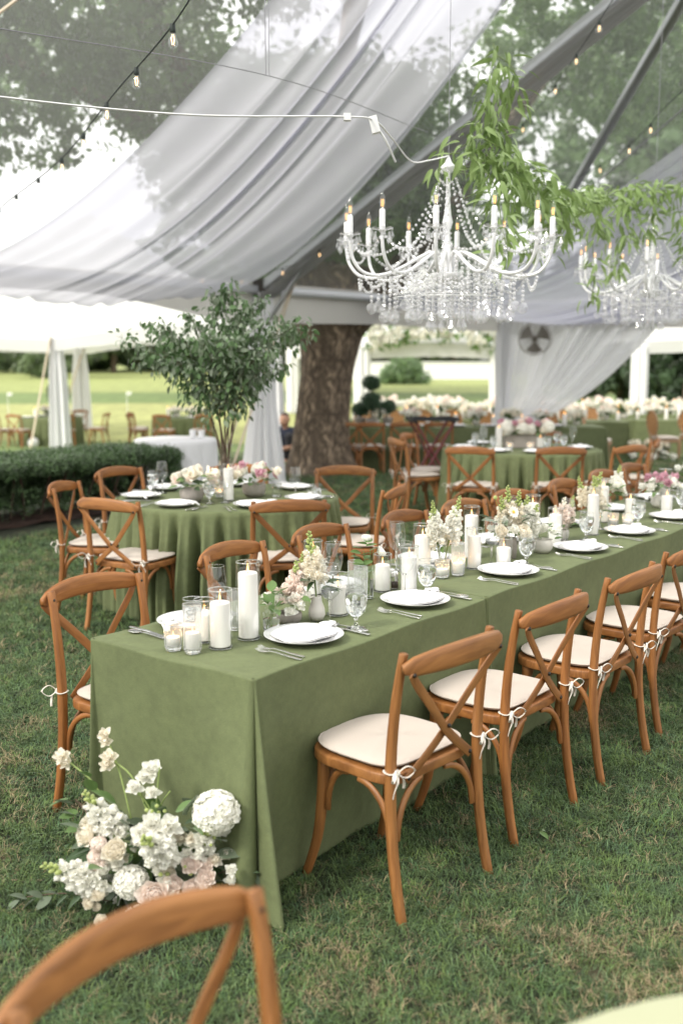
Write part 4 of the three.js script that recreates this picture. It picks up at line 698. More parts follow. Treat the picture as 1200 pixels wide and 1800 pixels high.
const stemL = mat(lin(0.28, 0.36, 0.12), 0.7);
{ // ------- big arrangement on the grass at the table end (x right, z towards the camera)
  const t = thing('floor_arrangement', 'large white and blush flower arrangement on the grass against the table end', 'flower arrangement', [-0.585, 0.0, -3.17], -0.12); t.scale.set(1.08, 0.94, 1.08);
  const fl = (f, m, n, x, y, z, r, d = [x * 1.2, y * 0.8 - 0.1, 0.6]) => { put(n, f, m, t, [x, y, z], d, r); };
  put('hydrangea', F.hyd, petalWhite, t, [0.197, 0.385, 0.08], [0.3, 0.5, 0.7], 0.06); stemTo(t, [0.1, 0.1, 0], [0.19, 0.34, 0.01], 0.005);
  put('hydrangea', F.hyd, petalWhite, t, [-0.045, 0.145, 0.12], [0, 0.4, 0.9], 0.046);
  fl(F.rose[0], petalCream, 'rose', -0.178, 0.275, 0.06, 0.053, [-0.7, 0.3, 0.6]); fl(F.rose[1], petalCream, 'rose', -0.086, 0.25, 0.12, 0.048, [0.1, 0.6, 0.8]); fl(F.rose[0], petalBlush, 'rose', 0.034, 0.128, 0.15, 0.054, [0.1, 0.35, 0.9]);
  for (const [x, y, z, r, m] of [[0.082, 0.15, 0.12, 0.033, 1], [0.13, 0.212, 0.11, 0.032, 1], [0.163, 0.206, 0.09, 0.03, 1], [0.17, 0.17, 0.11, 0.033, 1], [0.134, 0.145, 0.12, 0.03, 1], [-0.124, 0.118, 0.15, 0.036, 0], [-0.165, 0.07, 0.12, 0.03, 0], [-0.135, 0.066, 0.14, 0.022, 0], [-0.115, 0.035, 0.16, 0.033, 0], [-0.155, 0.08, 0.15, 0.026, 0]]) fl(F.rose[m ? 0 : 2], m ? petalBlush : petalCream, 'spray_rose', x, y, z, r, [x, 0.3, 0.8]);
  putSpike(t, 0, [-0.105, 0.28, 0.06], [-0.5, 0.85, 0.1], 0.17); putSpike(t, 0, [0.06, 0.25, 0.13], [-0.15, 0.65, 0.6], 0.17); putSpike(t, 0, [0.13, 0.22, 0.07], [0.35, 0.8, 0.3], 0.15); putSpike(t, 0, [-0.13, 0.14, 0.12], [-0.9, 0.45, 0.3], 0.18); putSpike(t, 1, [0.0, 0.08, 0.18], [-0.3, -0.25, 0.9], 0.13); putSpike(t, 0, [0.1, 0.12, 0.15], [0.3, -0.1, 0.9], 0.1);
  for (const [x, y, z, r] of [[-0.01, 0.478, 0, 0.035], [-0.055, 0.42, 0.02, 0.03], [-0.03, 0.45, 0.0, 0.03], [-0.285, 0.5, -0.02, 0.03], [-0.275, 0.475, -0.02, 0.024], [-0.165, 0.57, -0.05, 0.026], [-0.162, 0.545, -0.05, 0.022], [-0.146, 0.5, -0.03, 0.03], [-0.15, 0.475, -0.02, 0.026], [0.0, 0.41, 0.03, 0.026], [0.02, 0.34, 0.1, 0.04], [0.07, 0.335, 0.1, 0.04], [0.16, 0.255, 0.07, 0.036], [-0.01, 0.31, 0.11, 0.036], [0.045, 0.29, 0.14, 0.038], [0.2, 0.29, 0.03, 0.026]]) fl(F.ruffle[0], r < 0.031 && x < -0.1 ? petalCream : petalWhite, 'blossom', x, y, z, r, [x, 0.4, 0.6]);
  for (const [x, y] of [[-0.14, 0.265], [-0.15, 0.22], [-0.14, 0.195]]) put('pink_cluster', F.hyd, petalBlush, t, [x, y, 0.11], [-0.4, 0.5, 0.6], 0.022);
  for (let k = 0; k < 22; k++) { const c = [[0.03, 0.39], [0.17, 0.3], [0.06, 0.19], [-0.2, 0.12], [0.11, 0.2]][k % 5]; put('green_bud', ball(1, 0, 0, 0, 6, 5), petalLime, t, [c[0] + rr(-0.03, 0.03), c[1] + rr(-0.02, 0.02), 0.1 + rr(-0.02, 0.04)], UP, rr(0.005, 0.008)); }
  for (let k = 0; k < 60; k++) { const a = rr(0, 6.28), q = Math.sqrt(rnd()) * 0.2, x = 0.02 + Math.cos(a) * q * 1.15, y = 0.16 + Math.sin(a) * q * 0.85; fl(F.ruffle[k & 1], k % 4 ? petalWhite : petalCream, 'blossom', x, Math.max(0.025, y), 0.1 + rr(-0.03, 0.05) - q * 0.2, rr(0.016, 0.028), [x + rr(-0.4, 0.4), rr(0, 0.8), 0.6]); }
  // stems that reach out
  stemTo(t, [-0.12, 0.25, 0], [-0.27, 0.48, -0.02], 0.006, stemL, 0.05); stemTo(t, [-0.08, 0.3, 0], [-0.16, 0.55, -0.05], 0.006, stemL, 0.03); stemTo(t, [-0.02, 0.3, 0], [-0.14, 0.49, -0.03], 0.006, stemL, 0.05); stemTo(t, [-0.02, 0.25, 0], [-0.01, 0.46, 0], 0.006, stemL, 0); for (const [x, y] of [[0.05, 0.42], [-0.05, 0.41], [0.02, 0.5]]) stemTo(t, [0, 0.3, 0.02], [x, y, 0.03], 0.005, stemL, 0.02);
  stemTo(t, [-0.12, 0.06, 0.1], [-0.385, 0.03, 0.06], 0.004, twigM, 0.02); stemTo(t, [0.1, 0.1, 0.05], [0.32, 0.16, 0.02], 0.004, twigM, 0.02); stemTo(t, [-0.1, 0.15, 0.03], [-0.25, 0.36, 0.0], 0.004, twigM, 0.02);
  const LV = (x, y, z, d, s, m, k) => putLeaf(F.leaf[k ?? ((Math.abs(x * 1000) | 0) % 3)], m, t, [x, y, z], d, s);
  for (let k = 0; k < 150; k++) { const a = rr(0, 6.28), q = rr(0.02, 0.22), x = Math.cos(a) * q, y = 0.2 + Math.sin(a) * q * 0.85; LV(x, Math.max(y, 0.03), rr(-0.05, 0.07), [Math.cos(a) + rr(-0.4, 0.4), Math.sin(a) + rr(-0.4, 0.4), rr(0.1, 0.9)], rr(0.05, 0.1), [leafGreen, leafDark, leafGrey][k % 3], k % 3); }
  for (let k = 0; k < 9; k++) { const f = k / 8; LV(lerp(-0.2, -0.4, f), lerp(0.07, 0.03, f), 0.08, [-0.6, k % 2 ? 0.7 : -0.4, 0.5], rr(0.05, 0.075), k < 3 ? leafDark : leafGrey, 0); LV(lerp(0.16, 0.34, f), lerp(0.1, 0.17, f), 0.04, [0.5, k % 2 ? 0.8 : -0.5, 0.4], rr(0.05, 0.07), k % 3 ? leafDark : leafGrey, 1); LV(lerp(-0.15, -0.26, f), lerp(0.2, 0.37, f), 0.02, [-0.8, k % 2 ? 0.5 : -0.2, 0.4], rr(0.05, 0.08), k % 2 ? leafGrey : leafGreen, 2); }
  LV(-0.2, 0.44, 0, [-0.3, 0.6, 0.5], 0.06, leafGreen, 2); LV(-0.19, 0.39, 0, [-0.2, 0.9, 0.4], 0.07, leafGreen, 2); LV(-0.12, 0.2, 0.14, [-0.2, 0.5, 0.8], 0.075, leafGreen, 2); LV(0.12, 0.33, 0.1, [0.7, 0.5, 0.5], 0.08, leafGreen, 1);
  part('holder', lathe([[0, 0], [0.1, 0], [0.11, 0.07], [0.1, 0.09], [0, 0.09]], 20), leafDark, t);
}
// ------- small vases on the long table
function vaseGroup(name, label, pos, body) { const t = thing(name, label, 'flower vase', pos.toArray ? pos.toArray() : pos, faceB + Math.PI * 0.9); body(t); return t; }
const bowlV = (t, r, h, m) => part('vase', lathe([[0, 0.001], [r * 0.7, 0.001], [r * 0.95, h * 0.35], [r, h * 0.7], [r * 0.93, h], [r * 0.85, h * 0.97], [r * 0.8, h * 0.6], [0, h * 0.5]], 28), m, t);
const jarV = (t, r, h, w = 0.4) => { part('vase', lathe([[r * 0.9, 0.004], [r, 0.012], [r, h * 0.8], [r * 0.78, h * 0.92], [r * 0.82, h]], 28), pane, t); part('vase_base', lathe([[0, 0.0005], [r * 0.9, 0.0005], [r * 0.96, 0.008], [0, 0.01]], 24), glassSolid, t); part('water', lathe([[0, 0.011], [r * 0.95, 0.011], [r * 0.96, h * w], [0, h * w + 0.0005]], 24), water, t); };
const spray = (t, n, y, r, s, m, up = 0.6) => { for (let k = 0; k < n; k++) { const a = rr(0, 6.28); putLeaf(F.leaf[k % 3], m, t, [Math.cos(a) * r * rr(0.2, 1), y + rr(-0.02, 0.05), Math.sin(a) * r * rr(0.2, 1)], [Math.cos(a), up * rr(-0.3, 1.3), Math.sin(a)], s * rr(0.7, 1.2)); } };
const F3 = (t, n, f, m, y, r, s, name) => { for (let k = 0; k < n; k++) { const a = k * 2.4 + rr(-0.3, 0.3), q = r * Math.sqrt((k + 0.5) / n); put(name, f, m, t, [Math.cos(a) * q, y + rr(-0.01, 0.03) + 0.04 * (1 - q / r), Math.sin(a) * q], [Math.cos(a) * q * 6, 0.5, Math.sin(a) * q * 6], s * rr(0.8, 1.15)); } };
vaseGroup('bud_jar', 'small clear jar with fresh green leaf sprigs at the nearest plate', L(0.467, 0.341), (t) => { jarV(t, 0.031, 0.084, 0.5); for (let k = 0; k < 4; k++) stemTo(t, [rr(-0.01, 0.01), 0.012, rr(-0.01, 0.01)], [rr(-0.02, 0.02), 0.11, rr(-0.02, 0.02)]); spray(t, 13, 0.1, 0.03, 0.06, leafGreen, 0.9); });
vaseGroup('flower_bowl', 'low grey bowl overflowing with pale pink and white blossoms', L(0.587, 0.36), (t) => {
  bowlV(t, 0.048, 0.042, concrete); F3(t, 15, F.ruffle[0], petalWhite, 0.06, 0.075, 0.03, 'blossom'); F3(t, 10, F.ruffle[1], petalBlush, 0.085, 0.06, 0.026, 'blossom');
  putSpike(t, 0, [0.02, 0.1, 0.0], [0.1, 1, 0], 0.13, petalBlush, petalLime, 'pink_stock'); putSpike(t, 1, [0.045, 0.14, -0.01], [0.18, 1, 0], 0.12, petalBlush, petalLime, 'pink_stock'); spray(t, 14, 0.08, 0.07, 0.05, leafGreen, 0.5);
});
vaseGroup('bud_vase', 'white ceramic bud vase with a tall cream snapdragon spike', L(0.686, 0.31), (t) => {
  part('vase', lathe([[0, 0.001], [0.024, 0.001], [0.032, 0.02], [0.03, 0.045], [0.02, 0.07], [0.018, 0.092], [0.014, 0.09], [0, 0.08]], 28), ceramic, t);
  putSpike(t, 1, [-0.01, 0.15, 0], [-0.12, 1, 0], 0.19, petalCream, petalLime, 'snapdragon'); stemTo(t, [0, 0.08, 0], [-0.01, 0.2, 0]); F3(t, 4, F.ruffle[0], petalWhite, 0.16, 0.03, 0.028, 'blossom'); spray(t, 11, 0.13, 0.04, 0.07, leafDark, 0.5);
});
vaseGroup('bud_vase', 'slim clear vase with two white roses and bright mint leaves', L(1.09, 0.37), (t) => { jarV(t, 0.023, 0.13, 0.6); for (let k = 0; k < 3; k++) stemTo(t, [0, 0.02, 0], [rr(-0.03, 0.03), 0.2, 0]); put('rose', F.rose[2], petalWhite, t, [0.045, 0.18, 0.01], [0.6, 0.6, 0.3], 0.036); put('rose', F.rose[2], petalWhite, t, [-0.005, 0.235, -0.01], [0, 1, 0.2], 0.034); for (let k = 0; k < 16; k++) putLeaf(F.leaf[2], leafGreen, t, [-0.02 + rr(-0.02, 0.02), 0.1 + k * 0.009, rr(-0.01, 0.02)], [k % 2 ? 1 : -1, 0.3, rr(-0.5, 0.6)], 0.05); });
vaseGroup('bud_vase', 'clear vase with two cream stock spikes just past the seam', L(1.72, 0.41), (t) => { jarV(t, 0.03, 0.1, 0.6); putSpike(t, 0, [0.03, 0.14, 0], [0.25, 1, 0], 0.16, petalWhite); putSpike(t, 1, [0.05, 0.2, 0], [0.3, 1, 0], 0.15, petalWhite); putSpike(t, 0, [-0.04, 0.14, 0], [-0.25, 1, 0], 0.15, petalWhite); putSpike(t, 1, [-0.05, 0.2, 0.01], [-0.2, 1, 0], 0.14, petalWhite); stemTo(t, [0, 0.02, 0], [0.03, 0.16, 0]); stemTo(t, [0, 0.02, 0], [-0.04, 0.16, 0]); F3(t, 3, F.ruffle[0], petalWhite, 0.15, 0.05, 0.032, 'blossom'); spray(t, 6, 0.12, 0.03, 0.05, leafGreen); });
vaseGroup('flower_vase', 'grey vase of white stock, a daisy and cream roses with soft leaves', L(2.21, 0.35), (t) => {
  part('vase', lathe([[0, 0.001], [0.04, 0.001], [0.046, 0.05], [0.042, 0.1], [0, 0.09]], 24), concrete, t);
  put('daisy', F.daisy, petalWhite, t, [-0.03, 0.235, 0.06], [-0.1, 0.45, 0.9], 0.032); put('daisy_eye', ball(1, 0, 0, 0, 8, 6).scale(1, 0.5, 1), yolk, t, [-0.031, 0.239, 0.067], [-0.1, 0.45, 0.9], 0.008);
  put('rose', F.rose[0], petalCream, t, [0.01, 0.13, 0.08], [0, 0.5, 0.9], 0.052); put('rose', F.rose[1], petalCream, t, [-0.1, 0.14, 0.05], [-0.4, 0.5, 0.8], 0.045);
  for (const [x, y, d, s] of [[0.09, 0.2, 0.15, 0.15], [0.05, 0.2, 0, 0.18], [0.14, 0.17, 0.3, 0.14], [0.0, 0.22, -0.15, 0.19], [-0.02, 0.2, -0.3, 0.17]]) putSpike(t, x > 0.08 ? 0 : 1, [x, y - 0.05, 0], [d, 1, 0.1], s, x > 0.08 ? petalWhite : petalCream);
  F3(t, 7, F.ruffle[1], petalWhite, 0.13, 0.1, 0.034, 'blossom'); spray(t, 26, 0.16, 0.1, 0.07, leafGrey, 0.6); spray(t, 8, 0.12, 0.08, 0.06, leafGreen, 0.4);
  stemTo(t, [-0.02, 0.1, 0.02], [-0.09, 0.3, 0], 0.003, stemM, 0.02); put('green_bud', ball(1, 0, 0, 0, 6, 5), petalLime, t, [-0.09, 0.305, 0], UP, 0.01);
});
vaseGroup('flower_bowl', 'round white bowl of white blossoms and soft green leaves', L(2.446, 0.285), (t) => { bowlV(t, 0.052, 0.068, ceramic); F3(t, 9, F.ruffle[0], petalWhite, 0.08, 0.07, 0.032, 'blossom'); spray(t, 14, 0.08, 0.07, 0.05, leafGreen, 0.3); });
vaseGroup('flower_vase', 'small white vase of pale pink stock before the slim candle', L(2.83, 0.37), (t) => { bowlV(t, 0.04, 0.06, ceramic); putSpike(t, 0, [0, 0.08, 0], [0.1, 1, 0], 0.15, petalBlush, petalCream, 'pink_stock'); putSpike(t, 1, [0.04, 0.09, 0], [0.3, 1, 0], 0.15, petalBlush, petalLime, 'pink_stock'); putSpike(t, 0, [-0.03, 0.08, 0], [-0.3, 1, 0.1], 0.12, petalBlush, petalCream, 'pink_stock'); spray(t, 16, 0.07, 0.05, 0.06, leafGreen, 0.5); });
vaseGroup('flower_vase', 'vase of tall pale green stock spikes by the slim candle', L(3.3, 0.4), (t) => { jarV(t, 0.032, 0.1); for (let k = 0; k < 5; k++) putSpike(t, 1, [rr(-0.05, 0.05), 0.1 + rr(0, 0.04), rr(-0.03, 0.03)], [rr(-0.35, 0.35), 1, rr(-0.2, 0.2)], rr(0.15, 0.2), petalCream, petalLime); spray(t, 10, 0.1, 0.05, 0.06, leafGreen); });
vaseGroup('flower_vase', 'vase with a large white rose and dark leaves, towards the right edge', L(3.72, 0.52), (t) => { jarV(t, 0.04, 0.12); put('rose', F.rose[0], petalWhite, t, [0.03, 0.2, 0.05], [0, 0.5, 0.8], 0.06); put('rose', F.rose[1], petalWhite, t, [0.09, 0.15, 0.04], [0.4, 0.5, 0.8], 0.045); F3(t, 5, F.ruffle[0], petalCream, 0.14, 0.09, 0.035, 'blossom'); putSpike(t, 0, [0.08, 0.17, 0], [0.3, 1, 0], 0.15, petalWhite); spray(t, 30, 0.15, 0.09, 0.075, leafGreen, 0.6); });
vaseGroup('flower_vase', 'low pink and white flower arrangement at the right picture edge', L(4.35, 0.42), (t) => { bowlV(t, 0.06, 0.08, ceramic); F3(t, 12, F.ruffle[0], petalWhite, 0.12, 0.12, 0.04, 'blossom'); F3(t, 7, F.ruffle[1], petalPink, 0.16, 0.1, 0.035, 'blossom'); spray(t, 18, 0.13, 0.11, 0.07, leafGreen, 0.5); });
vaseGroup('flower_vase', 'tall white flowers furthest along the long table in view', L(5.0, 0.42), (t) => { bowlV(t, 0.06, 0.1, ceramic); F3(t, 12, F.ruffle[1], petalWhite, 0.18, 0.13, 0.045, 'blossom'); spray(t, 18, 0.16, 0.11, 0.07, leafGreen, 0.5); });

// ---------------------------------------------------------------- chandeliers and garlands
const crystalM = mat(lin(0.95, 0.95, 0.96), 0.03, { transmission: 0.66, thickness: 0, ior: 1.9, specularIntensity: 1 });
const facet = (r, sy = 1) => { const g = new THREE.IcosahedronGeometry(r, 0).scale(1, sy, 1); g.computeVertexNormals(); return g; };
const dropG = (() => { const g = new THREE.CylinderGeometry(0.0025, 0.011, 0.022, 6, 1).toNonIndexed().translate(0, 0.004, 0), b = new THREE.ConeGeometry(0.011, 0.014, 6).toNonIndexed().rotateX(Math.PI).translate(0, -0.014, 0); g.computeVertexNormals(); b.computeVertexNormals(); return merge([g, b, facet(0.006).translate(0, 0.022, 0)]); })();
const bigDropG = (() => { const g = new THREE.IcosahedronGeometry(0.02, 1).toNonIndexed().scale(1, 1.15, 1); g.computeVertexNormals(); return merge([g, facet(0.007).translate(0, 0.032, 0)]); })();
const strandG = (a, b, sag, n, r) => { const l = []; for (let i = 0; i < n; i++) { const t = i / (n - 1), p = a.clone().lerp(b, t); p.y -= sag * 4 * t * (1 - t); const f = facet(r * rr(0.85, 1.15)); f.rotateY(rr(0, 3)); l.push(f.translate(p.x, p.y, p.z)); } return merge(l); };
const dropM = mat(lin(0.97, 0.97, 0.98), 0.02, { transmission: 0.92, thickness: 0, ior: 1.9 });
const filamentM = new THREE.MeshStandardMaterial({ color: 0x000000, emissive: new THREE.Color(1, 0.46, 0.14), emissiveIntensity: 2.6 });
const panScallop = patch(48, 5, (u, v) => { const a = u * 6.2832, r = lerp(0.006, 0.056, v) * (1 + 0.05 * v * Math.cos(a * 8)); return V(Math.cos(a) * r, 0.012 * v * v + 0.004 * v * Math.cos(a * 8), -Math.sin(a) * r); });
function makeChandelier(label, pos) {
  const c = thing('chandelier', label, 'chandelier', pos, 0, null);
  part('hub', lathe([[0, -0.05], [0.03, -0.048], [0.06, -0.035], [0.085, -0.01], [0.092, 0.01], [0.085, 0.016], [0.05, 0.018], [0.022, 0.03], [0.016, 0.08], [0.028, 0.11], [0.018, 0.16], [0.014, 0.25], [0.03, 0.29], [0.02, 0.33], [0.012, 0.4], [0.012, 0.55], [0.03, 0.57], [0.045, 0.585], [0.02, 0.61], [0.006, 0.64], [0, 0.65]], 28), whitePaint, c);
  const n = 12, R = 0.57;
  for (let k = 0; k < n; k++) {
    const a = (k / n) * 6.2832 + 0.2, ca = Math.cos(a), sa = Math.sin(a), Q = (r, y) => V(ca * r, y, sa * r);
    const arm = part('arm', sweep([Q(0.05, 0.01), Q(0.055, 0.08), Q(0.09, 0.125), Q(0.15, 0.105), Q(0.26, 0.045), Q(0.4, -0.005), Q(0.5, 0.012), Q(0.555, 0.08), Q(R, 0.16), Q(R, 0.2)], 0.019, 0.019, { sub: 36, n: 9 }), whitePaint, c);
    const at = (g) => g.clone().translate(ca * R, 0.2, sa * R);
    part('drip_pan', at(panScallop), crystalM, arm); part('drip_cup', at(lathe([[0, -0.012], [0.014, -0.01], [0.022, 0.0], [0.018, 0.004], [0, 0.005]], 16)), whitePaint, arm);
    part('candle_sleeve', at(lathe([[0, 0.004], [0.0155, 0.004], [0.0155, 0.1], [0.012, 0.106], [0, 0.107]], 16)), whitePaint, arm);
    part('bulb', at(lathe([[0.008, 0.106], [0.013, 0.118], [0.0165, 0.138], [0.013, 0.165], [0.0055, 0.188], [0.001, 0.204]], 16)), pane, arm);
    part('filament', at(merge([sweep([V(-0.004, 0.118, 0), V(-0.0045, 0.155, 0)], 0.0028, 0.0028, { n: 6 }), sweep([V(0.004, 0.118, 0), V(0.0045, 0.155, 0)], 0.0028, 0.0028, { n: 6 })])), filamentM, arm);
    for (let j = 0; j < 8; j++) { const b = (j / 8) * 6.2832; part('crystal_drop', place(dropG, ca * R + Math.cos(b) * 0.05, 0.178 - (j % 2) * 0.022, sa * R + Math.sin(b) * 0.05, 0, b, 0, 1.3), dropM, c); }
    if (k % 2) part('crystal_strand', strandG(Q(0.04, 0.56), Q(0.36, 0.03), 0.13, 26, 0.0098), crystalM, c);
    const a2 = a + 6.2832 / n, Q2 = (r, y) => V(Math.cos(a2) * r, y, Math.sin(a2) * r);
    part('crystal_strand', strandG(Q(R, 0.19), Q2(R, 0.19), 0.1, 16, 0.0098), crystalM, c);
    part('crystal_strand', strandG(Q(0.5, 0.012), Q2(0.5, 0.012), 0.09, 14, 0.009), crystalM, c);
    if (k % 2 === 0) part('crystal_strand', strandG(Q(0.05, 0.5), Q(R, 0.2), 0.2, 30, 0.009), crystalM, c);
    part('crystal_strand', strandG(Q(0.32, 0.02), Q2(0.32, 0.02), 0.1, 12, 0.0105), crystalM, c);
    for (const [r, y, m] of [[0.42, -0.01, 6], [0.35, 0.005, 9], [0.29, 0.02, 9], [0.22, 0.05, 11], [0.16, 0.09, 12], [0.1, -0.02, 10]]) {
      const b = a + (r * 7) % 0.5, x = Math.cos(b) * r, z = Math.sin(b) * r;
      part('crystal_strand', strandG(V(x, y, z), V(x, y - m * 0.021, z), 0, m, 0.01), crystalM, c);
      part('crystal_drop', place(r > 0.3 ? bigDropG : dropG, x, y - m * 0.021 - 0.04, z, 0, rr(0, 3), 0, r > 0.25 ? 1.5 : 2), dropM, c);
    }
  }
  c.children.forEach((m) => { if (m.name === 'crystal_strand') m.userData.kind = 'stuff'; });
  for (const [r, y] of [[0.3, -0.12], [0.16, -0.1]]) part('crystal_ring', place(new THREE.TorusGeometry(r, 0.003, 6, 48).rotateX(Math.PI / 2), 0, y, 0), whitePaint, c);
  // hanging chain, each link its own
  for (let k = 0; k < 16; k++) part('chain_link', place(new THREE.TorusGeometry(0.013, 0.0028, 6, 14).scale(0.75, 1.3, 1), -0.1 + 0.1 * Math.min(1, k / 6), 0.12 + k * 0.032, 0.02, 0, (k % 2) * 1.571), whitePaint, c);
  part('hanging_wire', sweep([V(0, 0.64, 0), V(0, 3.4, 0)], 0.004, 0.004, { n: 5 }), wireGrey, c);
  return c;
}
{
  const c = makeChandelier('nearer white chandelier with unlit looking candle bulbs and clear crystals', [0.587, 2.185, -6.0]);
  copy(c, 'further white chandelier, softly blurred with sparkling warm crystals at the right edge', [2.52, 2.26, -8.75], 0.37);
}
function garland(label, curves, nLeaf, size, stuffN) {
  const g = thing('vine_garland', label, 'garland', [0, 0, 0]);
  const cs = curves.map((c) => new THREE.CatmullRomCurve3(c.map((p) => V(...p))));
  cs.forEach((c) => part('stem', sweep(c.getPoints(30), 0.006, 0.006, { n: 5 }), stemM, g));
  const tot = cs.reduce((a, c) => a + c.getLength(), 0), rest = [];
  const one = (c, i) => {
    const p = c.getPoint(rnd()), a = rr(0, 6.28), r = Math.abs(rr(-1, 1)) * 0.1, o = V(p.x + Math.cos(a) * r, p.y + rr(-0.07, 0.06), p.z + Math.sin(a) * r);
    const d = V(Math.cos(a) * 0.9, rr(-1.5, 0.5), Math.sin(a) * 0.9).normalize(), x = UP.clone().cross(d).normalize().applyAxisAngle(d, rr(-0.9, 0.9)), y = d.clone().cross(x);
    return [new THREE.Matrix4().makeBasis(x, y, d).scale(V(1, 1, 1).multiplyScalar(size * rr(0.65, 1.25))).setPosition(o), F.long[i % 3]];
  };
  let k = 0;
  cs.forEach((c) => { const n = Math.round(nLeaf * c.getLength() / tot), m = Math.round(stuffN * c.getLength() / tot); for (let i = 0; i < n; i++) { const [mx, f] = one(c, k++); const o = part('leaf', f, leafVine, g); mx.decompose(o.position, o.quaternion, o.scale); } for (let i = 0; i < m; i++) { const [mx, f] = one(c, k++); rest.push(f.clone().applyMatrix4(mx)); } });
  const s = part('foliage', merge(rest), leafVine, g); s.userData.kind = 'stuff';
}
garland('leafy green vine garland climbing over the nearer chandelier and trailing right', [
  [[0.86, 3.5, -6.3], [0.9, 3.36, -6.3], [0.83, 3.22, -6.25], [0.85, 3.1, -6.2], [0.77, 2.97, -6.15], [0.64, 2.88, -6.1]],
  [[0.86, 3.45, -6.3], [0.98, 3.38, -6.35], [1.0, 3.25, -6.35], [0.96, 3.2, -6.35]],
  [[0.85, 3.1, -6.2], [0.93, 2.95, -6.3], [1.05, 2.82, -6.4], [1.22, 2.77, -6.6], [1.42, 2.76, -7.0]],
  [[0.8, 2.92, -6.15], [0.85, 2.78, -6.1], [0.92, 2.62, -6.1], [0.9, 2.45, -6.05], [0.93, 2.3, -6.0]],
  [[1.0, 2.86, -6.35], [1.1, 2.68, -6.4], [1.2, 2.6, -6.45], [1.24, 2.52, -6.5]],
  [[1.3, 2.78, -6.8], [1.4, 2.68, -6.9], [1.48, 2.55, -7.0]],
  [[1.42, 2.76, -7.0], [1.66, 2.83, -7.4], [1.9, 2.9, -7.9]],
  [[1.86, 2.92, -7.8], [1.84, 2.75, -7.8], [1.8, 2.55, -7.75], [1.82, 2.3, -7.75], [1.8, 2.15, -7.75]],
  [[0.75, 2.87, -6.1], [0.95, 2.77, -6.2], [1.1, 2.66, -6.3], [1.15, 2.5, -6.3], [1.1, 2.35, -6.3]], [[0.7, 2.84, -6.0], [0.84, 2.68, -6.0], [0.88, 2.5, -6.0]], [[1.0, 2.82, -6.3], [1.25, 2.72, -6.5], [1.35, 2.55, -6.6], [1.3, 2.42, -6.6]], [[0.78, 2.95, -6.1], [0.95, 2.85, -6.15], [1.02, 2.7, -6.2]],
  [[0.66, 2.86, -6.08], [0.58, 2.84, -6.05], [0.56, 2.75, -6.02]],
], 296, 0.105, 640);
garland('green vine garland hanging around the further chandelier at the right edge', [
  [[2.05, 2.95, -8.2], [2.3, 3.02, -8.4], [2.5, 3.05, -8.5], [2.75, 3.1, -8.6]],
  [[2.2, 3.0, -8.3], [2.16, 2.82, -8.3], [2.22, 2.66, -8.35]],
  [[2.4, 3.02, -8.4], [2.42, 2.84, -8.45], [2.38, 2.7, -8.45]],
  [[2.6, 3.05, -8.5], [2.66, 2.85, -8.55], [2.75, 2.68, -8.55], [2.78, 2.5, -8.6]],
  [[2.2, 2.66, -8.35], [2.12, 2.52, -8.3], [2.14, 2.4, -8.3]],
], 170, 0.1, 200);

// ---------------------------------------------------------------- cables and string lights
const cable = (pts, w, sub = 40) => sweep(pts.map((p) => V(...p)), w, w, { sub, n: 6 });
solo('power_cable', merge([cable([[-2.1, 2.72, -3.6], [-1.301, 2.72, -4.2], [-0.63, 2.72, -4.5], [0.025, 2.777, -4.8], [0.142, 2.808, -5.0], [0.24, 2.79, -5.3], [0.36, 2.73, -5.6], [0.46, 2.77, -5.8], [0.587, 2.83, -6.0]], 0.0085, 80), cable([[0.142, 2.8, -5.0], [0.2, 2.72, -5.0], [0.25, 2.63, -5.05]], 0.01, 14), place(box(0.032, 0.03, 0.03), 0.025, 2.775, -4.8), place(box(0.036, 0.075, 0.036), 0.15, 2.785, -5.0, 0, 0, 0.25)]), cordWhite, 'thick white power cable with plugs running to the nearer chandelier', 'cable');
solo('steel_wire', merge([cable([[-2.2, 3.2, -4.6], [-1.535, 3.2, -5], [-0.401, 3.25, -6], [0.62, 3.34, -7.9]], 0.005), cable([[-0.42, 5.5, -6.0], [-0.41, 3.25, -6.0]], 0.005, 4), cable([[-0.385, 5.5, -6.0], [-0.392, 3.25, -6.0]], 0.005, 4)]), wireGrey, 'thin steel wire held up by a looped hanger across the tent top', 'wire');
solo('rigging_rope', cable([[-1.5, 2.3, -2.7], [-1.06, 2.62, -3.1], [-0.75, 3.0, -3.4], [-0.4, 3.5, -3.9]], 0.011, 20), strapM, 'pale rope crossing the top left corner of the picture', 'rope');
solo('rigging_rope', cable([[4.6, 5.4, -11], [3.9, 4.6, -11.6], [2.9, 3.7, -12.4]], 0.018, 16), wireGrey, 'grey tension line high at the right, above the further chandelier', 'rope');
function stringLight(label, pts, n, R, t0, t1) {
  const s = thing('string_light', label, 'string lights', [0, 0, 0]), c = new THREE.CatmullRomCurve3(pts.map((p) => V(...p)));
  part('cord', sweep(c.getPoints(50), 0.008, 0.008, { n: 5 }), cordBlack, s);
  for (let k = 0; k < n; k++) {
    const p = c.getPointAt(lerp(t0, t1, n > 1 ? k / (n - 1) : 0)), b = part('bulb', lathe([[0.008, -0.03], [0.014, -0.045], [R, -0.07], [R * 0.85, -0.088], [0.003, -0.1]], 14), pane, s); b.position.copy(p);
    part('socket', lathe([[0, 0.006], [0.012, 0.004], [0.0135, -0.03], [0, -0.032]], 12), cordBlack, b);
    part('filament', merge([sweep([V(-0.003, -0.04, 0), V(-0.006, -0.06, 0), V(-0.003, -0.082, 0)], 0.004, 0.004, { n: 6 }), sweep([V(0.003, -0.04, 0), V(0.006, -0.06, 0), V(0.003, -0.082, 0)], 0.004, 0.004, { n: 6 })]), lampM, b);
  }
}
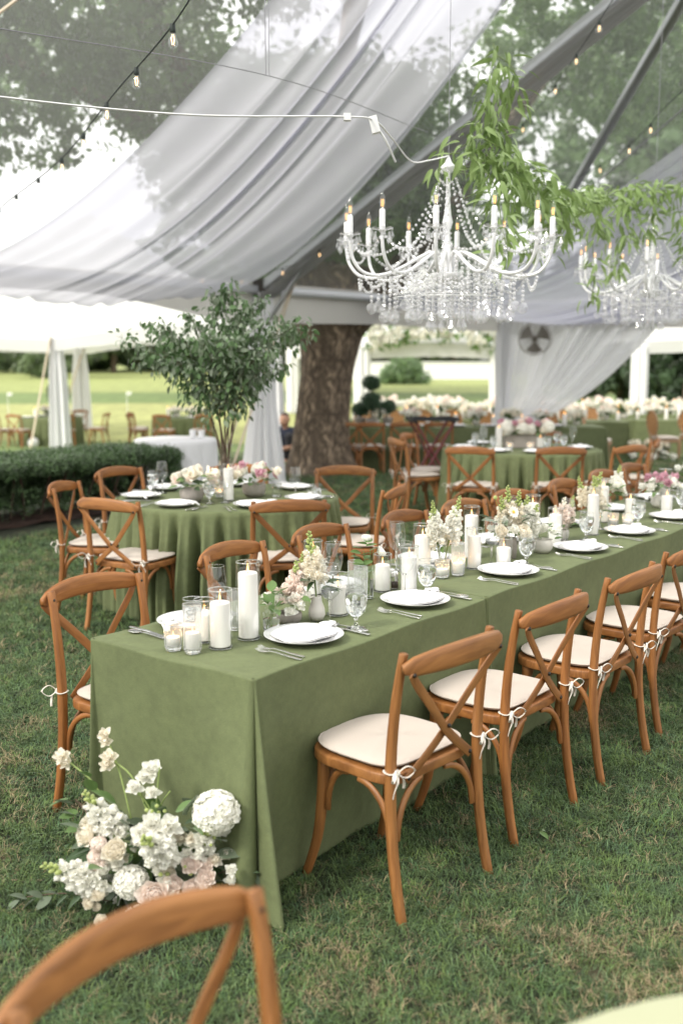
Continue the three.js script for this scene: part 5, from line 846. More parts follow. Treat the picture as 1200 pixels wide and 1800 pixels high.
const lampM = new THREE.MeshStandardMaterial({ color: 0x000000, emissive: new THREE.Color(1, 0.6, 0.28), emissiveIntensity: 3 });
stringLight('black string of warm bulbs sloping down the left of the tent roof', [[-0.3, 3.35, -3.6], [-0.59, 3.2, -4.5], [-1.25, 3.14, -6.0], [-1.9, 3.06, -7.4], [-2.8, 2.98, -9], [-3.3, 2.95, -10]], 8, 0.022, 0.19, 0.87);
stringLight('string of warm bulbs following the grey rafter at upper right', [[2.2, 4.75, -6.8], [2.0, 4.35, -8.2], [2.08, 4.4, -9.6], [2.08, 4.36, -12], [1.6, 3.9, -13]], 5, 0.026, 0.12, 0.85);
stringLight('string of three warm bulbs at the right picture edge', [[3.4, 4.4, -8], [2.75, 3.86, -9], [2.86, 3.85, -10.4], [2.97, 3.9, -12], [2.8, 3.85, -13]], 4, 0.026, 0.2, 0.88);
stringLight('short string of warm bulbs along the eave by the first tent leg', [[-1.95, 2.78, -13.6], [-1.5, 2.74, -14.0], [-1.03, 2.86, -14.4], [-0.62, 2.94, -14.2], [-0.2, 3.15, -13.9]], 4, 0.03, 0.1, 0.95);
// ---------------------------------------------------------------- round tables and their chairs
function pleatCloth(r, H, n, amp, sd, seg = 260, rows = 26) {
  return merge([patch(seg, rows, (u, v) => {
    const a = u * 6.28318, q = Math.max(0, v - 0.03) / 0.97, w = a * n + 0.8 * Math.sin(a * 3 + sd) + 0.5 * Math.sin(a * 7 + sd * 2), f = 0.5 + 0.5 * Math.sin(w) + 0.25 * Math.sin(2 * w + 1), sharp = Math.sign(f - 0.5) * Math.abs(f - 0.5) ** 0.8;
    const rad = r + (v < 0.03 ? -0.02 * (1 - v / 0.03) : 0) + 0.012 + q * 0.02 + amp * sharp * Math.min(1, q * 1.6) * (0.75 + 0.35 * Math.sin(a * 5 + sd));
    return V(Math.cos(a) * rad, H - (v < 0.03 ? 0 : 0.003) - q * (H - 0.015), -Math.sin(a) * rad);
  }, 4.6, 0.7), patch(48, 8, (u, v) => { const a = u * 6.28318, q = r * (0.985) * v; return V(Math.cos(a) * q, H - 0.001 + 0.001 * Math.sin(a * 6 + v * 9), Math.sin(a) * q); }, 4, 0.7)]);
}
const pleats = { a: pleatCloth(0.775, 0.76, 34, 0.2, 1, 480), b: pleatCloth(0.84, 0.76, 38, 0.16, 3, 480), far: pleatCloth(0.8, 0.76, 20, 0.06, 4, 160, 10) };
function roundTable(label, pos, g, m = velvet) {
  const t = thing('round_table', label, 'table', pos, rr(0, 6)); part('tablecloth', g, m, t); part('pedestal', lathe([[0, 0], [0.3, 0], [0.05, 0.06], [0.05, 0.72], [0.3, 0.74], [0, 0.745]], 16), darkMetal, t); return t;
}
const around = (c, list, r = 1.0) => list.forEach(([deg, label, rad, tw = 0]) => { const a = (deg * Math.PI) / 180, q = rad ?? r, x = c[0] + Math.sin(a) * q, z = c[2] - Math.cos(a) * q; putChair(label, x, z, Math.atan2(-Math.sin(a), Math.cos(a)) + tw).position.y = gy(z); });
const onT = (c, deg, r, h = 0.765) => { const a = (deg * Math.PI) / 180; return [c[0] + Math.sin(a) * r, c[1] + h, c[2] - Math.cos(a) * r]; };
const smallPillar = (label, p, r, h, wh) => candleInGlass(label, r, h, wh, p);
{
  const c = [-0.81, 0, -7.42];
  roundTable('round table in pleated sage green velvet, under the tall leafy centrepiece', c, pleats.a);
  const at = (list) => list.forEach(([x, z, fx, fz, label]) => putChair(label, x, z, Math.atan2(fx, fz)));
  at([[-1.65, -7.19, 0.99, 0.14, 'brown chair side on at the left of the round table, before the hedge'], [-1.3, -6.66, 0.5, -0.86, 'brown chair with its crossed back to us at the front left of the round table'], [-1.52, -8.06, 0.83, 0.56, 'brown chair pushed in at the rear left of the round table, by the hedge'], [-0.37, -6.63, -0.2, -0.98, 'brown chair back to us at the front right of the round table'], [0.0, -8.02, -0.1, 0.99, 'brown chair at the rear right of the round table, before the trunk'], [-0.82, -8.14, 0, 1, 'brown chair behind the candles of the round table, only its top rail showing'], [0.1, -7.18, -0.95, -0.3, 'brown chair side on at the right of the round table']]);
  [[-152, 'front left'], [-100, 'left'], [157, 'front right'], [112, 'right'], [-55, 'rear left'], [50, 'rear right'], [0, 'rear']].forEach(([d, w], i) => { const p = V(...onT(c, d, 0.6)), a = (d * Math.PI) / 180; setting(`at the ${w} of the branch centrepiece table`, p, Math.atan2(-Math.sin(a), Math.cos(a)), i); });
  smallPillar('white pillar candle standing at the centre of the round table', onT(c, 172, 0.27), 0.04, 0.25, 0.22); smallPillar('short pillar candle left of centre on the round table', onT(c, -50, 0.2), 0.045, 0.15, 0.1);
  votive('small ribbed votive beside the pillar on the round table', 0.032, 0.08, 0.04, onT(c, -160, 0.12)); votive('small ribbed votive right of the pillar on the round table', 0.032, 0.08, 0.04, onT(c, 80, 0.24));
  goblet('goblet of ice water at the front of the round table', onT(c, -170, 0.43)); wineGlass('tall clear wine glass at the left of the round table', onT(c, -75, 0.5)); goblet('goblet of water at the left edge of the round table', onT(c, -70, 0.6)); wineGlass('clear wine glass at the right of the round table', onT(c, 118, 0.56)); tumbler('water tumbler at the right edge of the round table', onT(c, 105, 0.66), 0.036, 0.1); tumbler('empty tumbler at the front right of the round table', onT(c, 100, 0.36), 0.036, 0.09, false); wineGlass('clear wine glass at the front of the round table', onT(c, 176, 0.38));
  const fb = (label, p, ms) => { const t = thing('flower_bowl', label, 'flower vase', p, rr(0, 6)); t.scale.setScalar(1.2); bowlV(t, 0.07, 0.075, concrete); ms.forEach(([f, m, n, y, r, s, nm]) => F3(t, n, f, m, y, r, s, nm)); spray(t, 20, 0.1, 0.11, 0.07, leafGreen, 0.6); spray(t, 8, 0.1, 0.1, 0.07, leafDark, 0.3); };
  fb('grey bowl of cream dahlias left of centre on the round table', onT(c, -147, 0.38), [[F.ruffle[0], petalCream, 4, 0.1, 0.1, 0.065, 'dahlia'], [F.ruffle[1], petalBlush, 5, 0.11, 0.12, 0.035, 'blossom'], [F.rose[0], petalWhite, 3, 0.13, 0.06, 0.04, 'rose']]);
  fb('grey bowl of pink and cream blossoms right of centre on the round table', onT(c, 105, 0.2), [[F.ruffle[0], petalPink, 6, 0.12, 0.12, 0.04, 'blossom'], [F.ruffle[1], petalCream, 7, 0.11, 0.13, 0.042, 'blossom'], [F.hyd, petalWhite, 3, 0.13, 0.1, 0.035, 'blossom']]);
  // tall leafy centrepiece
  const t = thing('branch_centrepiece', 'tall glass vase of spreading leafy branches on the round table', 'centrepiece', onT(c, -12, 0.12));
  part('vase', lathe([[0.05, 0.004], [0.055, 0.02], [0.05, 0.3], [0.058, 0.36]], 28), pane, t); part('vase_base', lathe([[0, 0.001], [0.052, 0.001], [0.054, 0.014], [0, 0.016]], 24), glassSolid, t); part('water', lathe([[0, 0.017], [0.051, 0.017], [0.049, 0.2], [0, 0.201]], 24), water, t);
  const leaves = [[], [], []];
  const branch = (end, w, bend) => {
    const e = V(end[0] * 0.92, end[1], end[2]), a = V(rr(-0.02, 0.02), 0.02, rr(-0.02, 0.02)), m = V(e.x * 0.1 + rr(-0.025, 0.025), 0.44, e.z * 0.1 + rr(-0.025, 0.025)), m2 = V(e.x * 0.42, lerp(0.5, e.y, 0.62) + bend, e.z * 0.45), cv = new THREE.CatmullRomCurve3([a, m, m2, e]);
    part('branch', sweep(cv.getPoints(18), (s) => lerp(w, w * 0.3, s), (s) => lerp(w, w * 0.3, s), { n: 6 }), twigM, t);
    for (let k = 0; k < 165; k++) {
      const s = rr(0.45, 1), p = cv.getPoint(s), o = V(rr(-1, 1), rr(-0.8, 1), rr(-1, 1)).normalize().multiplyScalar(0.2 * (1.15 - s) + 0.03);
      p.add(o.multiplyScalar(rr(0.3, 1))); const d = V(o.x, o.y - rr(0, 0.1), o.z).normalize(), x = UP.clone().cross(d).normalize().applyAxisAngle(d, rr(-1, 1));
      const mx = new THREE.Matrix4().makeBasis(x, d.clone().cross(x), d).scale(V(1, 1, 1).multiplyScalar(rr(0.035, 0.065))).setPosition(p), v = rr(0.7, 1.3), gy_ = rnd() < 0.4;
      leaves[k % 3].push([mx, gy_ ? lin(0.26 * v, 0.32 * v, 0.22 * v) : lin(0.095 * v, 0.18 * v, 0.06 * v)]);
    }
  };
  for (const e of [[-0.8, 1.12, 0.1], [-0.62, 1.2, -0.1], [-0.7, 0.95, 0.05], [-0.45, 1.2, 0.2], [-0.3, 1.3, -0.1], [-0.38, 0.95, 0.25], [-0.05, 1.42, 0.05], [0.06, 1.5, 0], [0.2, 1.35, 0.1], [0.3, 1.4, -0.15], [0.42, 1.25, 0.2], [0.5, 1.2, -0.2], [0.62, 1.22, 0.1], [0.68, 1.15, 0], [0.4, 1.02, 0.3], [0.1, 1.1, 0.35], [-0.15, 1.12, 0.32], [0.25, 0.95, -0.2], [-0.2, 1.2, -0.35], [0.1, 1.25, -0.3], [0.5, 0.92, 0.15], [-0.55, 1.02, 0.25]]) branch(e, rr(0.006, 0.01), 0.05);
  leaves.forEach((l, i) => instances('foliage', F.leaf[i], crownM, l, t));
}
{
  const c = [1.95, 0, -11.4];
  roundTable('round table in sage green cloth below the round fan, with low pink flowers', c, pleats.b);
  putChair('brown chair back to us, front left of the low pink flower table', 1.34, -10.43, Math.atan2(0.35, -0.93)); putChair('brown chair back to us at the front of the low pink flower table', 2.12, -10.42, Math.PI);
  around(c, [ [-92, 'brown chair side on at the left of the table with the low pink flowers', 1.1, 0.25], [-64, 'brown chair beyond the side on chair, by the folding tray stand', 1.05, 0.1], [138, 'brown chair at the right of the low pink flower table, angled to us', 1.1, -0.1], [105, 'brown chair at the far right of the low pink flower table', 1.1], [20, 'brown chair behind the low pink flowers', 0.98]]);
  [[-146, 'front left'], [176, 'front'], [-92, 'left'], [138, 'right'], [100, 'far right'], [20, 'rear'], [-40, 'rear left']].forEach(([d, w], i) => { const p = V(...onT(c, d, 0.62)), a = (d * Math.PI) / 180; setting(`at the ${w} of the pink flower table`, p, Math.atan2(-Math.sin(a), Math.cos(a)), i, false); });
  smallPillar('white pillar candle left of the low pink flowers', onT(c, -110, 0.28), 0.04, 0.25, 0.22); smallPillar('short pillar candle right of the low pink flowers', onT(c, 100, 0.2), 0.045, 0.15, 0.11);
  votive('small glowing votive before the low pink flowers', 0.036, 0.08, 0.045, onT(c, 172, 0.3)); votive('small glowing votive left before the low pink flowers', 0.036, 0.08, 0.045, onT(c, -150, 0.36));
  [[-130, 0.45], [150, 0.42], [-80, 0.5], [60, 0.5], [110, 0.45]].forEach(([d, r], i) => goblet(`${['front left', 'front right', 'left', 'rear right', 'right'][i]} water goblet on the table with the low pink flowers`, onT(c, d, r)));
  [[-120, 0.52], [-70, 0.42], [90, 0.55]].forEach(([d, r], i) => wineGlass(`${['front left', 'left', 'right'][i]} wine glass on the table with the low pink flowers`, onT(c, d, r)));
  const t = thing('flower_box', 'low pink, cream and green flowers in a grey box on the round table', 'flower vase', onT(c, 30, 0.05));
  part('box', merge([box(0.42, 0.13, 0.16, 0, 0.066, 0)]), concrete, t);
  const row = (n, f, m, s, nm, y) => { for (let k = 0; k < n; k++) put(nm, f, m, t, [lerp(-0.28, 0.28, (k + rr(0.2, 0.8)) / n), y + rr(-0.03, 0.05), rr(-0.06, 0.12)], [rr(-0.5, 0.5), 0.8, 0.5], s * rr(0.8, 1.2)); };
  row(8, F.ruffle[0], petalCream, 0.06, 'blossom', 0.19); row(6, F.ruffle[1], petalPink, 0.055, 'blossom', 0.23); row(4, F.hyd, petalWhite, 0.07, 'hydrangea', 0.18); row(4, F.rose[0], petalBlush, 0.05, 'rose', 0.24);
  for (let k = 0; k < 40; k++) putLeaf(F.leaf[k % 3], k % 2 ? leafGreen : leafDark, t, [rr(-0.25, 0.25), 0.15, rr(-0.06, 0.1)], [rr(-0.8, 0.8), rr(0, 1.2), rr(-0.4, 0.8)], rr(0.08, 0.14));
}
{ // white cloth side table by the hedge
  const t = roundTable('small round table under a plain white cloth behind the hedge', [-2.06, gy(-13.1), -13.1], pleatCloth(0.5, 0.76, 13, 0.04, 6, 160, 20), clothWhite);
  for (const [x, z, w] of [[-1.86, -13.2, 'left'], [-1.74, -13.1, 'right']]) { const k = thing('white_cup', `${w} white cup on the white side table`, 'cup', [x, gy(-13.1) + 0.762, z]); part('cup', lathe([[0.03, 0.002], [0.036, 0.01], [0.045, 0.1], [0.042, 0.1], [0.03, 0.012], [0, 0.012]], 20), china, k); }
  for (const [b, w] of [[[-1.55, gy(-14.3), -13.6], 'longer'], [[-1.78, gy(-14.3), -13.9], 'shorter']]) solo('guy_strap', sweep([V(-0.6, 2.85, -14.6), V(...b)], 0.05, 0.008, { n: 6 }), strapM, `${w} tan guy strap slanting down beside the tall centrepiece`, 'strap');
}
// ---------------------------------------------------------------- cane backed chairs (face +z)
const caneMap = tex(128, 128, (u, v) => { const k = (q) => Math.abs(((q * 8) % 1) - 0.5) < 0.16 ? 1 : 0; const o = k(u) || k(v) || k((u + v)) ? 1 : 0; return o ? [0.72, 0.53, 0.34] : [0.36, 0.25, 0.16]; });
const caneChair = (() => {
  const c = thing('cane_back_chair', 'x', 'chair');
  const ov = (r, h, y) => [...Array(25)].map((_, i) => { const a = (i / 24) * 6.2832; return V(Math.cos(a) * r, y + Math.sin(a) * h, -0.24 - 0.1 * (y + Math.sin(a) * h - 0.5)); });
  part('back_frame', sweep(ov(0.22, 0.24, 0.74), 0.035, 0.03, { n: 8, up: V(0, 0, 1), cap: false }), caneWood, c);
  part('cane_panel', patch(14, 14, (u, v) => { const a = u * 6.2832; const y = 0.74 + Math.sin(a) * 0.225 * v; return V(Math.cos(a) * 0.205 * v, y, -0.24 - 0.1 * (y - 0.5)); }, 1.5, 1.5), mat(0xffffff, 0.7, { map: caneMap }), c);
  part('seat_frame', slab(seatOutline(0.25, 0.22, 0.24, -0.23, 0.12), 0.37, 0.43, 0.06), caneWood, c);
  part('cushion', cushionGeo(seatOutline(0.24, 0.21, 0.23, -0.22, 0.12), 0.425, 0.065), linen, c);
  for (const [x, z] of [[-0.2, 0.19], [0.2, 0.19], [-0.17, -0.2], [0.17, -0.2]]) part('leg', sweep([V(x, 0.4, z), V(x * 1.05, 0, z * 1.06)], (t) => lerp(0.045, 0.026, t), (t) => lerp(0.045, 0.026, t), { n: 8 }), caneWood, c);
  for (const s of [-1, 1]) part('back_post', sweep([V(s * 0.13, 0.42, -0.22), V(s * 0.16, 0.58, -0.25)], 0.03, 0.03, { n: 6 }), caneWood, c);
  return c;
})(); let caneUsed = false;
const cane = (label, x, z, turn, group) => { if (!caneUsed) { caneUsed = true; caneChair.position.set(x, gy(z), z); caneChair.rotation.y = turn; caneChair.userData.label = label; if (group) caneChair.userData.group = group; } else copy(caneChair, label, [x, gy(z), z], turn, group); };
// ---------------------------------------------------------------- tables further back, right
function longTable(label, x, z, len, turn, wid = 0.9) { const t = thing('dining_table', label, 'table', [x, gy(z), z], turn); part('tablecloth', boxCloth(len, wid, 0.76, [0.05, 0.05, 0.05, 0.05], x).g.translate(-len / 2, 0, -wid / 2), velvet, t); part('trestle', box(len - 0.2, 0.7, 0.1, 0, 0.37, 0), darkMetal, t); }
const bgPillar = (() => { const t = thing('pillar_candle', 'x', 'candle'); part('wax', lathe([[0, 0], [0.038, 0], [0.038, 0.2], [0, 0.2]], 14), wax, t); part('flame', place(flameG, 0, 0.203, 0, 0, 0, 0, 2), flameM, t); return t; })(); let bpU = false;
const pillarAt = (label, x, y, z, group, s = 1) => { let o; if (!bpU) { bpU = true; o = bgPillar; o.userData.label = label; o.userData.group = group; o.position.set(x, y, z); } else o = copy(bgPillar, label, [x, y, z], 0, group); o.scale.set(1, s, 1); };
const bgFlower = [0, 1].map((q) => { const t = thing('flower_vase', 'x', 'flower vase'); bowlV(t, 0.08, 0.12, ceramic); F3(t, 9, F.ruffle[q], q ? petalWhite : petalCream, 0.2, 0.2, 0.085, 'blossom'); F3(t, 4, F.ruffle[1 - q], q ? petalBlush : petalWhite, 0.25, 0.16, 0.07, 'blossom'); for (let k = 0; k < 22; k++) putLeaf(F.leaf[k % 3], k % 3 ? leafGreen : leafGrey, t, [rr(-0.1, 0.1), 0.14, rr(-0.1, 0.1)], [rr(-1, 1), rr(-0.1, 1), rr(-1, 1)], rr(0.14, 0.22)); return t; }); const bfU = [false, false];
const flowerAt = (q, label, x, y, z, group, s = 1) => { let o; if (!bfU[q]) { bfU[q] = true; o = bgFlower[q]; o.userData.label = label; o.userData.group = group; o.position.set(x, y, z); } else o = copy(bgFlower[q], label, [x, y, z], rr(0, 6), group); o.scale.setScalar(s); };
const bgPlate = (label, x, y, z, group) => { const t = thing('dinner_plate', label, 'plate', [x, y, z], 0, group); part('plate', plateG, china, t); part('napkin', naps[0], napkinM, t).position.y = 0.004; };
{
  const y1 = gy(-17.6) + 0.764;
  longTable('long green table right of the tree trunk, with topiary and a row of chairs', 2.3, -18.3, 4.4, 0.04);
  [[0.1, 'just right of the big trunk'], [0.47, 'second right of the big trunk'], [1.03, 'left of the folding tray stand'], [1.6, 'behind the folding tray stand']].forEach(([x, w]) => { putChair(`background brown chair back to us ${w}`, x, -17.45, rr(-0.06, 0.06) + Math.PI).position.y = gy(-17.45); });
  const gp = 'candles on the long table right of the trunk', gf = 'flowers on the long table right of the trunk', gpl = 'plates on the long table right of the trunk';
  for (let k = 0; k < 7; k++) { bgPlate(`${NTH[k]} white plate from the left on the long table right of the trunk`, 0.35 + k * 0.55, y1, -18.0, gpl); pillarAt(`${NTH[k]} candle from the left on the long table right of the trunk`, 0.3 + k * 0.58 + rr(-0.1, 0.1), y1, -18.3 + rr(-0.15, 0.15), gp, rr(0.6, 1.3)); flowerAt(k & 1, `${NTH[k]} flower cluster from the left on the long table right of the trunk`, 0.6 + k * 0.58, y1, -18.35, gf, rr(0.6, 0.9)); }
  const topi = (label, x, y, z, hs, rs) => { const t = thing('topiary', label, 'topiary', [x, y, z]); part('pot', lathe([[0, 0], [0.08, 0], [0.1, 0.13], [0.09, 0.13], [0, 0.12]], 16), concrete, t); part('stem', sweep([V(0, 0.1, 0), V(0, hs[hs.length - 1], 0)], 0.02, 0.02, { n: 6 }), twigM, t); hs.forEach((h, i) => { const l = []; for (let k = 0; k < 420; k++) { const d = V(rr(-1, 1), rr(-1, 1), rr(-1, 1)).normalize().multiplyScalar(rs[i] * rr(0.75, 1)), v = rr(0.7, 1.3); l.push([M4(d.x, h + d.y, d.z, rr(-2, 2), rr(0, 6), rr(-2, 2), 1.2), lin(0.05 * v, 0.12 * v, 0.05 * v)]); } instances('foliage', hedgeTwig, crownM, l, t); }); };
  topi('two ball clipped topiary on the table right of the trunk', 0.51, y1, -18.2, [0.4, 0.72], [0.12, 0.075]); topi('small round topiary left of the two ball topiary', 0.32, y1, -18.35, [0.26], [0.06]); topi('small round topiary right of the two ball topiary', 0.8, y1, -18.35, [0.3], [0.06]);
  // second row
  const y2 = gy(-23.5) + 0.764;
  longTable('long green table in the second row behind the trunk side table', 3.2, -23.5, 6.4, 0.02);
  const g2 = 'candles on the second row table', f2 = 'flowers on the second row table', c2 = 'cane chairs along the second row table';
  for (let k = 0; k < 11; k++) { pillarAt(`${NTH[k]} glowing candle from the left on the second row background table`, 0.3 + k * 0.58 + rr(-0.1, 0.1), y2, -23.4 + rr(-0.25, 0.25), g2, rr(0.8, 1.7)); flowerAt(k & 1, `${NTH[k]} white flower cluster from the left on the second row background table`, 0.5 + k * 0.58, y2, -23.6, f2, rr(0.8, 1.5)); }
  for (let k = 0; k < 7; k++) cane(`${NTH[k]} cane back chair from the left along the second row table`, 0.5 + k * 0.62, -22.8, Math.PI + rr(-0.1, 0.1), c2);
  // table with the lit end, right of the curtain
  const y3 = gy(-20.7) + 0.764;
  longTable('long green table right of the end curtain, its pale cloth end towards the aisle', 4.55, -21.1, 2.2, -0.08);
  const g3 = 'candles on the table right of the curtain', f3 = 'flowers on the table right of the curtain';
  for (let k = 0; k < 7; k++) { pillarAt(`${NTH[k]} glowing candle from the left on the table right of the end curtain`, 3.7 + k * 0.3, y3, -21.1 + rr(-0.2, 0.2), g3, rr(0.7, 1.6)); if (k % 2) flowerAt(k & 1, `${NTH[k >> 1]} cream flower cluster on the table right of the end curtain`, 3.8 + k * 0.3, y3, -21.2, f3, 0.8); }
  cane('cane back chair side on, its cream seat before the table right of the curtain', 4.75, -19.5, 1.25); cane('brown cane back chair standing behind the side on cane chair', 4.1, -20.0, 0.5);
  [4.6, 5.3].forEach((x, i) => cane(`${['left', 'right'][i]} cane back chair on the far side of the table right of the curtain`, x, -22.0, 0.1));
  const fm = thing('floor_flowers', 'mound of white flowers on the grass at the aisle end of the background table', 'flower arrangement', [5.95, gy(-20.2), -20.3]);
  F3(fm, 14, F.ruffle[0], petalCream, 0.3, 0.32, 0.1, 'blossom'); F3(fm, 10, F.ruffle[1], petalWhite, 0.1, 0.42, 0.1, 'blossom'); for (let k = 0; k < 30; k++) putLeaf(F.leaf[k % 3], k % 2 ? leafGreen : leafGrey, fm, [rr(-0.25, 0.25), rr(0.05, 0.3), rr(-0.2, 0.2)], [rr(-1, 1), rr(0, 1), rr(-1, 1)], rr(0.15, 0.24));
  // far right table
  const y4 = gy(-23.6) + 0.764;
  longTable('long green table at the right picture edge in the background', 8.2, -23.6, 3.6, 0.05);
  const g4 = 'candles on the right edge background table', f4 = 'flowers on the right edge background table';
  for (let k = 0; k < 8; k++) { pillarAt(`${NTH[k]} glowing candle from the left on the right edge background table`, 6.6 + k * 0.3, y4, -23.6 + rr(-0.2, 0.2), g4, rr(0.8, 1.6)); if (k % 2) flowerAt(k & 1, `${NTH[k >> 1]} pale flower cluster on the right edge background table`, 6.7 + k * 0.3, y4, -23.8, f4, 0.9); }
  cane('brown cane back chair with a cream seat at the right edge, facing the aisle', 6.25, -20.4, 1.75); cane('brown cane back chair nearest the right picture edge', 7.1, -21.3, 2.5);
  // third row, far
  const y5 = gy(-29) + 0.764;
  longTable('longest green table in the far row, below the flowered tent', 6.5, -29, 9, 0);
  const g5 = 'candles on the far row table', f5 = 'flowers on the far row table';
  for (let k = 0; k < 14; k++) { pillarAt(`${NTH[k]} glowing candle from the left on the far row table`, 2.3 + k * 0.62, y5, -29 + rr(-0.2, 0.2), g5, rr(1, 1.8)); flowerAt(k & 1, `${NTH[k]} white flower cluster from the left on the far row table`, 2.5 + k * 0.62, y5, -29.1, f5, rr(0.9, 1.5)); }
}
{ // folding tray stand
  const t = thing('tray_stand', 'dark red folding tray stand with a black top rail, behind the round tables', 'tray stand', [1.27, gy(-14.8), -14.8], 0.15), red = mat(lin(0.17, 0.03, 0.035), 0.45);
  for (const z of [-0.2, 0.2]) for (const s of [-1, 1]) part('leg', sweep([V(-s * 0.27, 0, z), V(s * 0.27, 0.93, z - 0.02)], 0.035, 0.03, { n: 8, pow: 5 }), red, t);
  for (const [x, y] of [[-0.25, 0.1], [0.25, 0.1]]) part('stretcher', sweep([V(x, y, -0.2), V(x, y, 0.2)], 0.03, 0.02, { n: 6 }), red, t);
  for (const s of [-1, 1]) part('top_rail', sweep([V(s * 0.27, 0.94, -0.24), V(s * 0.27, 0.94, 0.24)], 0.035, 0.03, { n: 8 }), darkMetal, t);
  part('tray', merge([box(0.66, 0.012, 0.5, 0, 0.963, 0), ...[-1, 1].map((s) => box(0.66, 0.03, 0.012, 0, 0.982, s * 0.25)), ...[-1, 1].map((s) => box(0.012, 0.03, 0.476, s * 0.324, 0.982, 0))]), mat(lin(0.015, 0.015, 0.017), 0.5), t);
}
{ // round cage fan on the corner leg
  const f = thing('cage_fan', 'round grey cage fan fixed to the tent corner before the white curtain', 'fan', [3.42, 2.06, -18.9], -0.25), grey = mat(lin(0.42, 0.4, 0.37), 0.5, { metalness: 0.4 }), taupe = mat(lin(0.2, 0.175, 0.14), 0.5);
  const ring = (r, z, w) => place(new THREE.TorusGeometry(r, w, 6, 40), 0, 0, z);
  part('cage', merge([ring(0.285, 0, 0.012), ...[0.06, 0.11, 0.16, 0.21, 0.255].flatMap((r) => [ring(r, 0.075 * (1 - (r / 0.29) ** 2), 0.0028), ring(r, -0.075 * (1 - (r / 0.29) ** 2), 0.0028)]), ...[...Array(28)].flatMap((_, k) => { const a = (k / 28) * 6.2832, q = (z) => [0.04, 0.12, 0.2, 0.285].map((r) => V(Math.cos(a) * r, Math.sin(a) * r, z * (1 - (r / 0.29) ** 2))); return [sweep(q(0.08), 0.005, 0.005, { n: 5 }), sweep(q(-0.08), 0.005, 0.005, { n: 5 })]; })]), grey, f).userData.kind = 'stuff';
  for (let k = 0; k < 3; k++) part('blade', patch(8, 8, (u, v) => { const a = k * 2.0944 + 0.5 + (u - 0.5) * lerp(0.9, 1.25, v), r = lerp(0.05, 0.25, v); return V(Math.cos(a) * r, Math.sin(a) * r, (u - 0.5) * 0.07); }), taupe, f);
  part('hub', lathe([[0, 0.05], [0.04, 0.045], [0.055, 0.0], [0.06, -0.14], [0, -0.15]], 20).rotateX(Math.PI / 2), taupe, f);
  part('bracket', sweep([V(0, 0, -0.14), V(-0.1, 0.05, -0.3), V(-0.35, 0.1, -0.62)], 0.035, 0.035, { n: 8, sub: 8 }), grey, f);
}
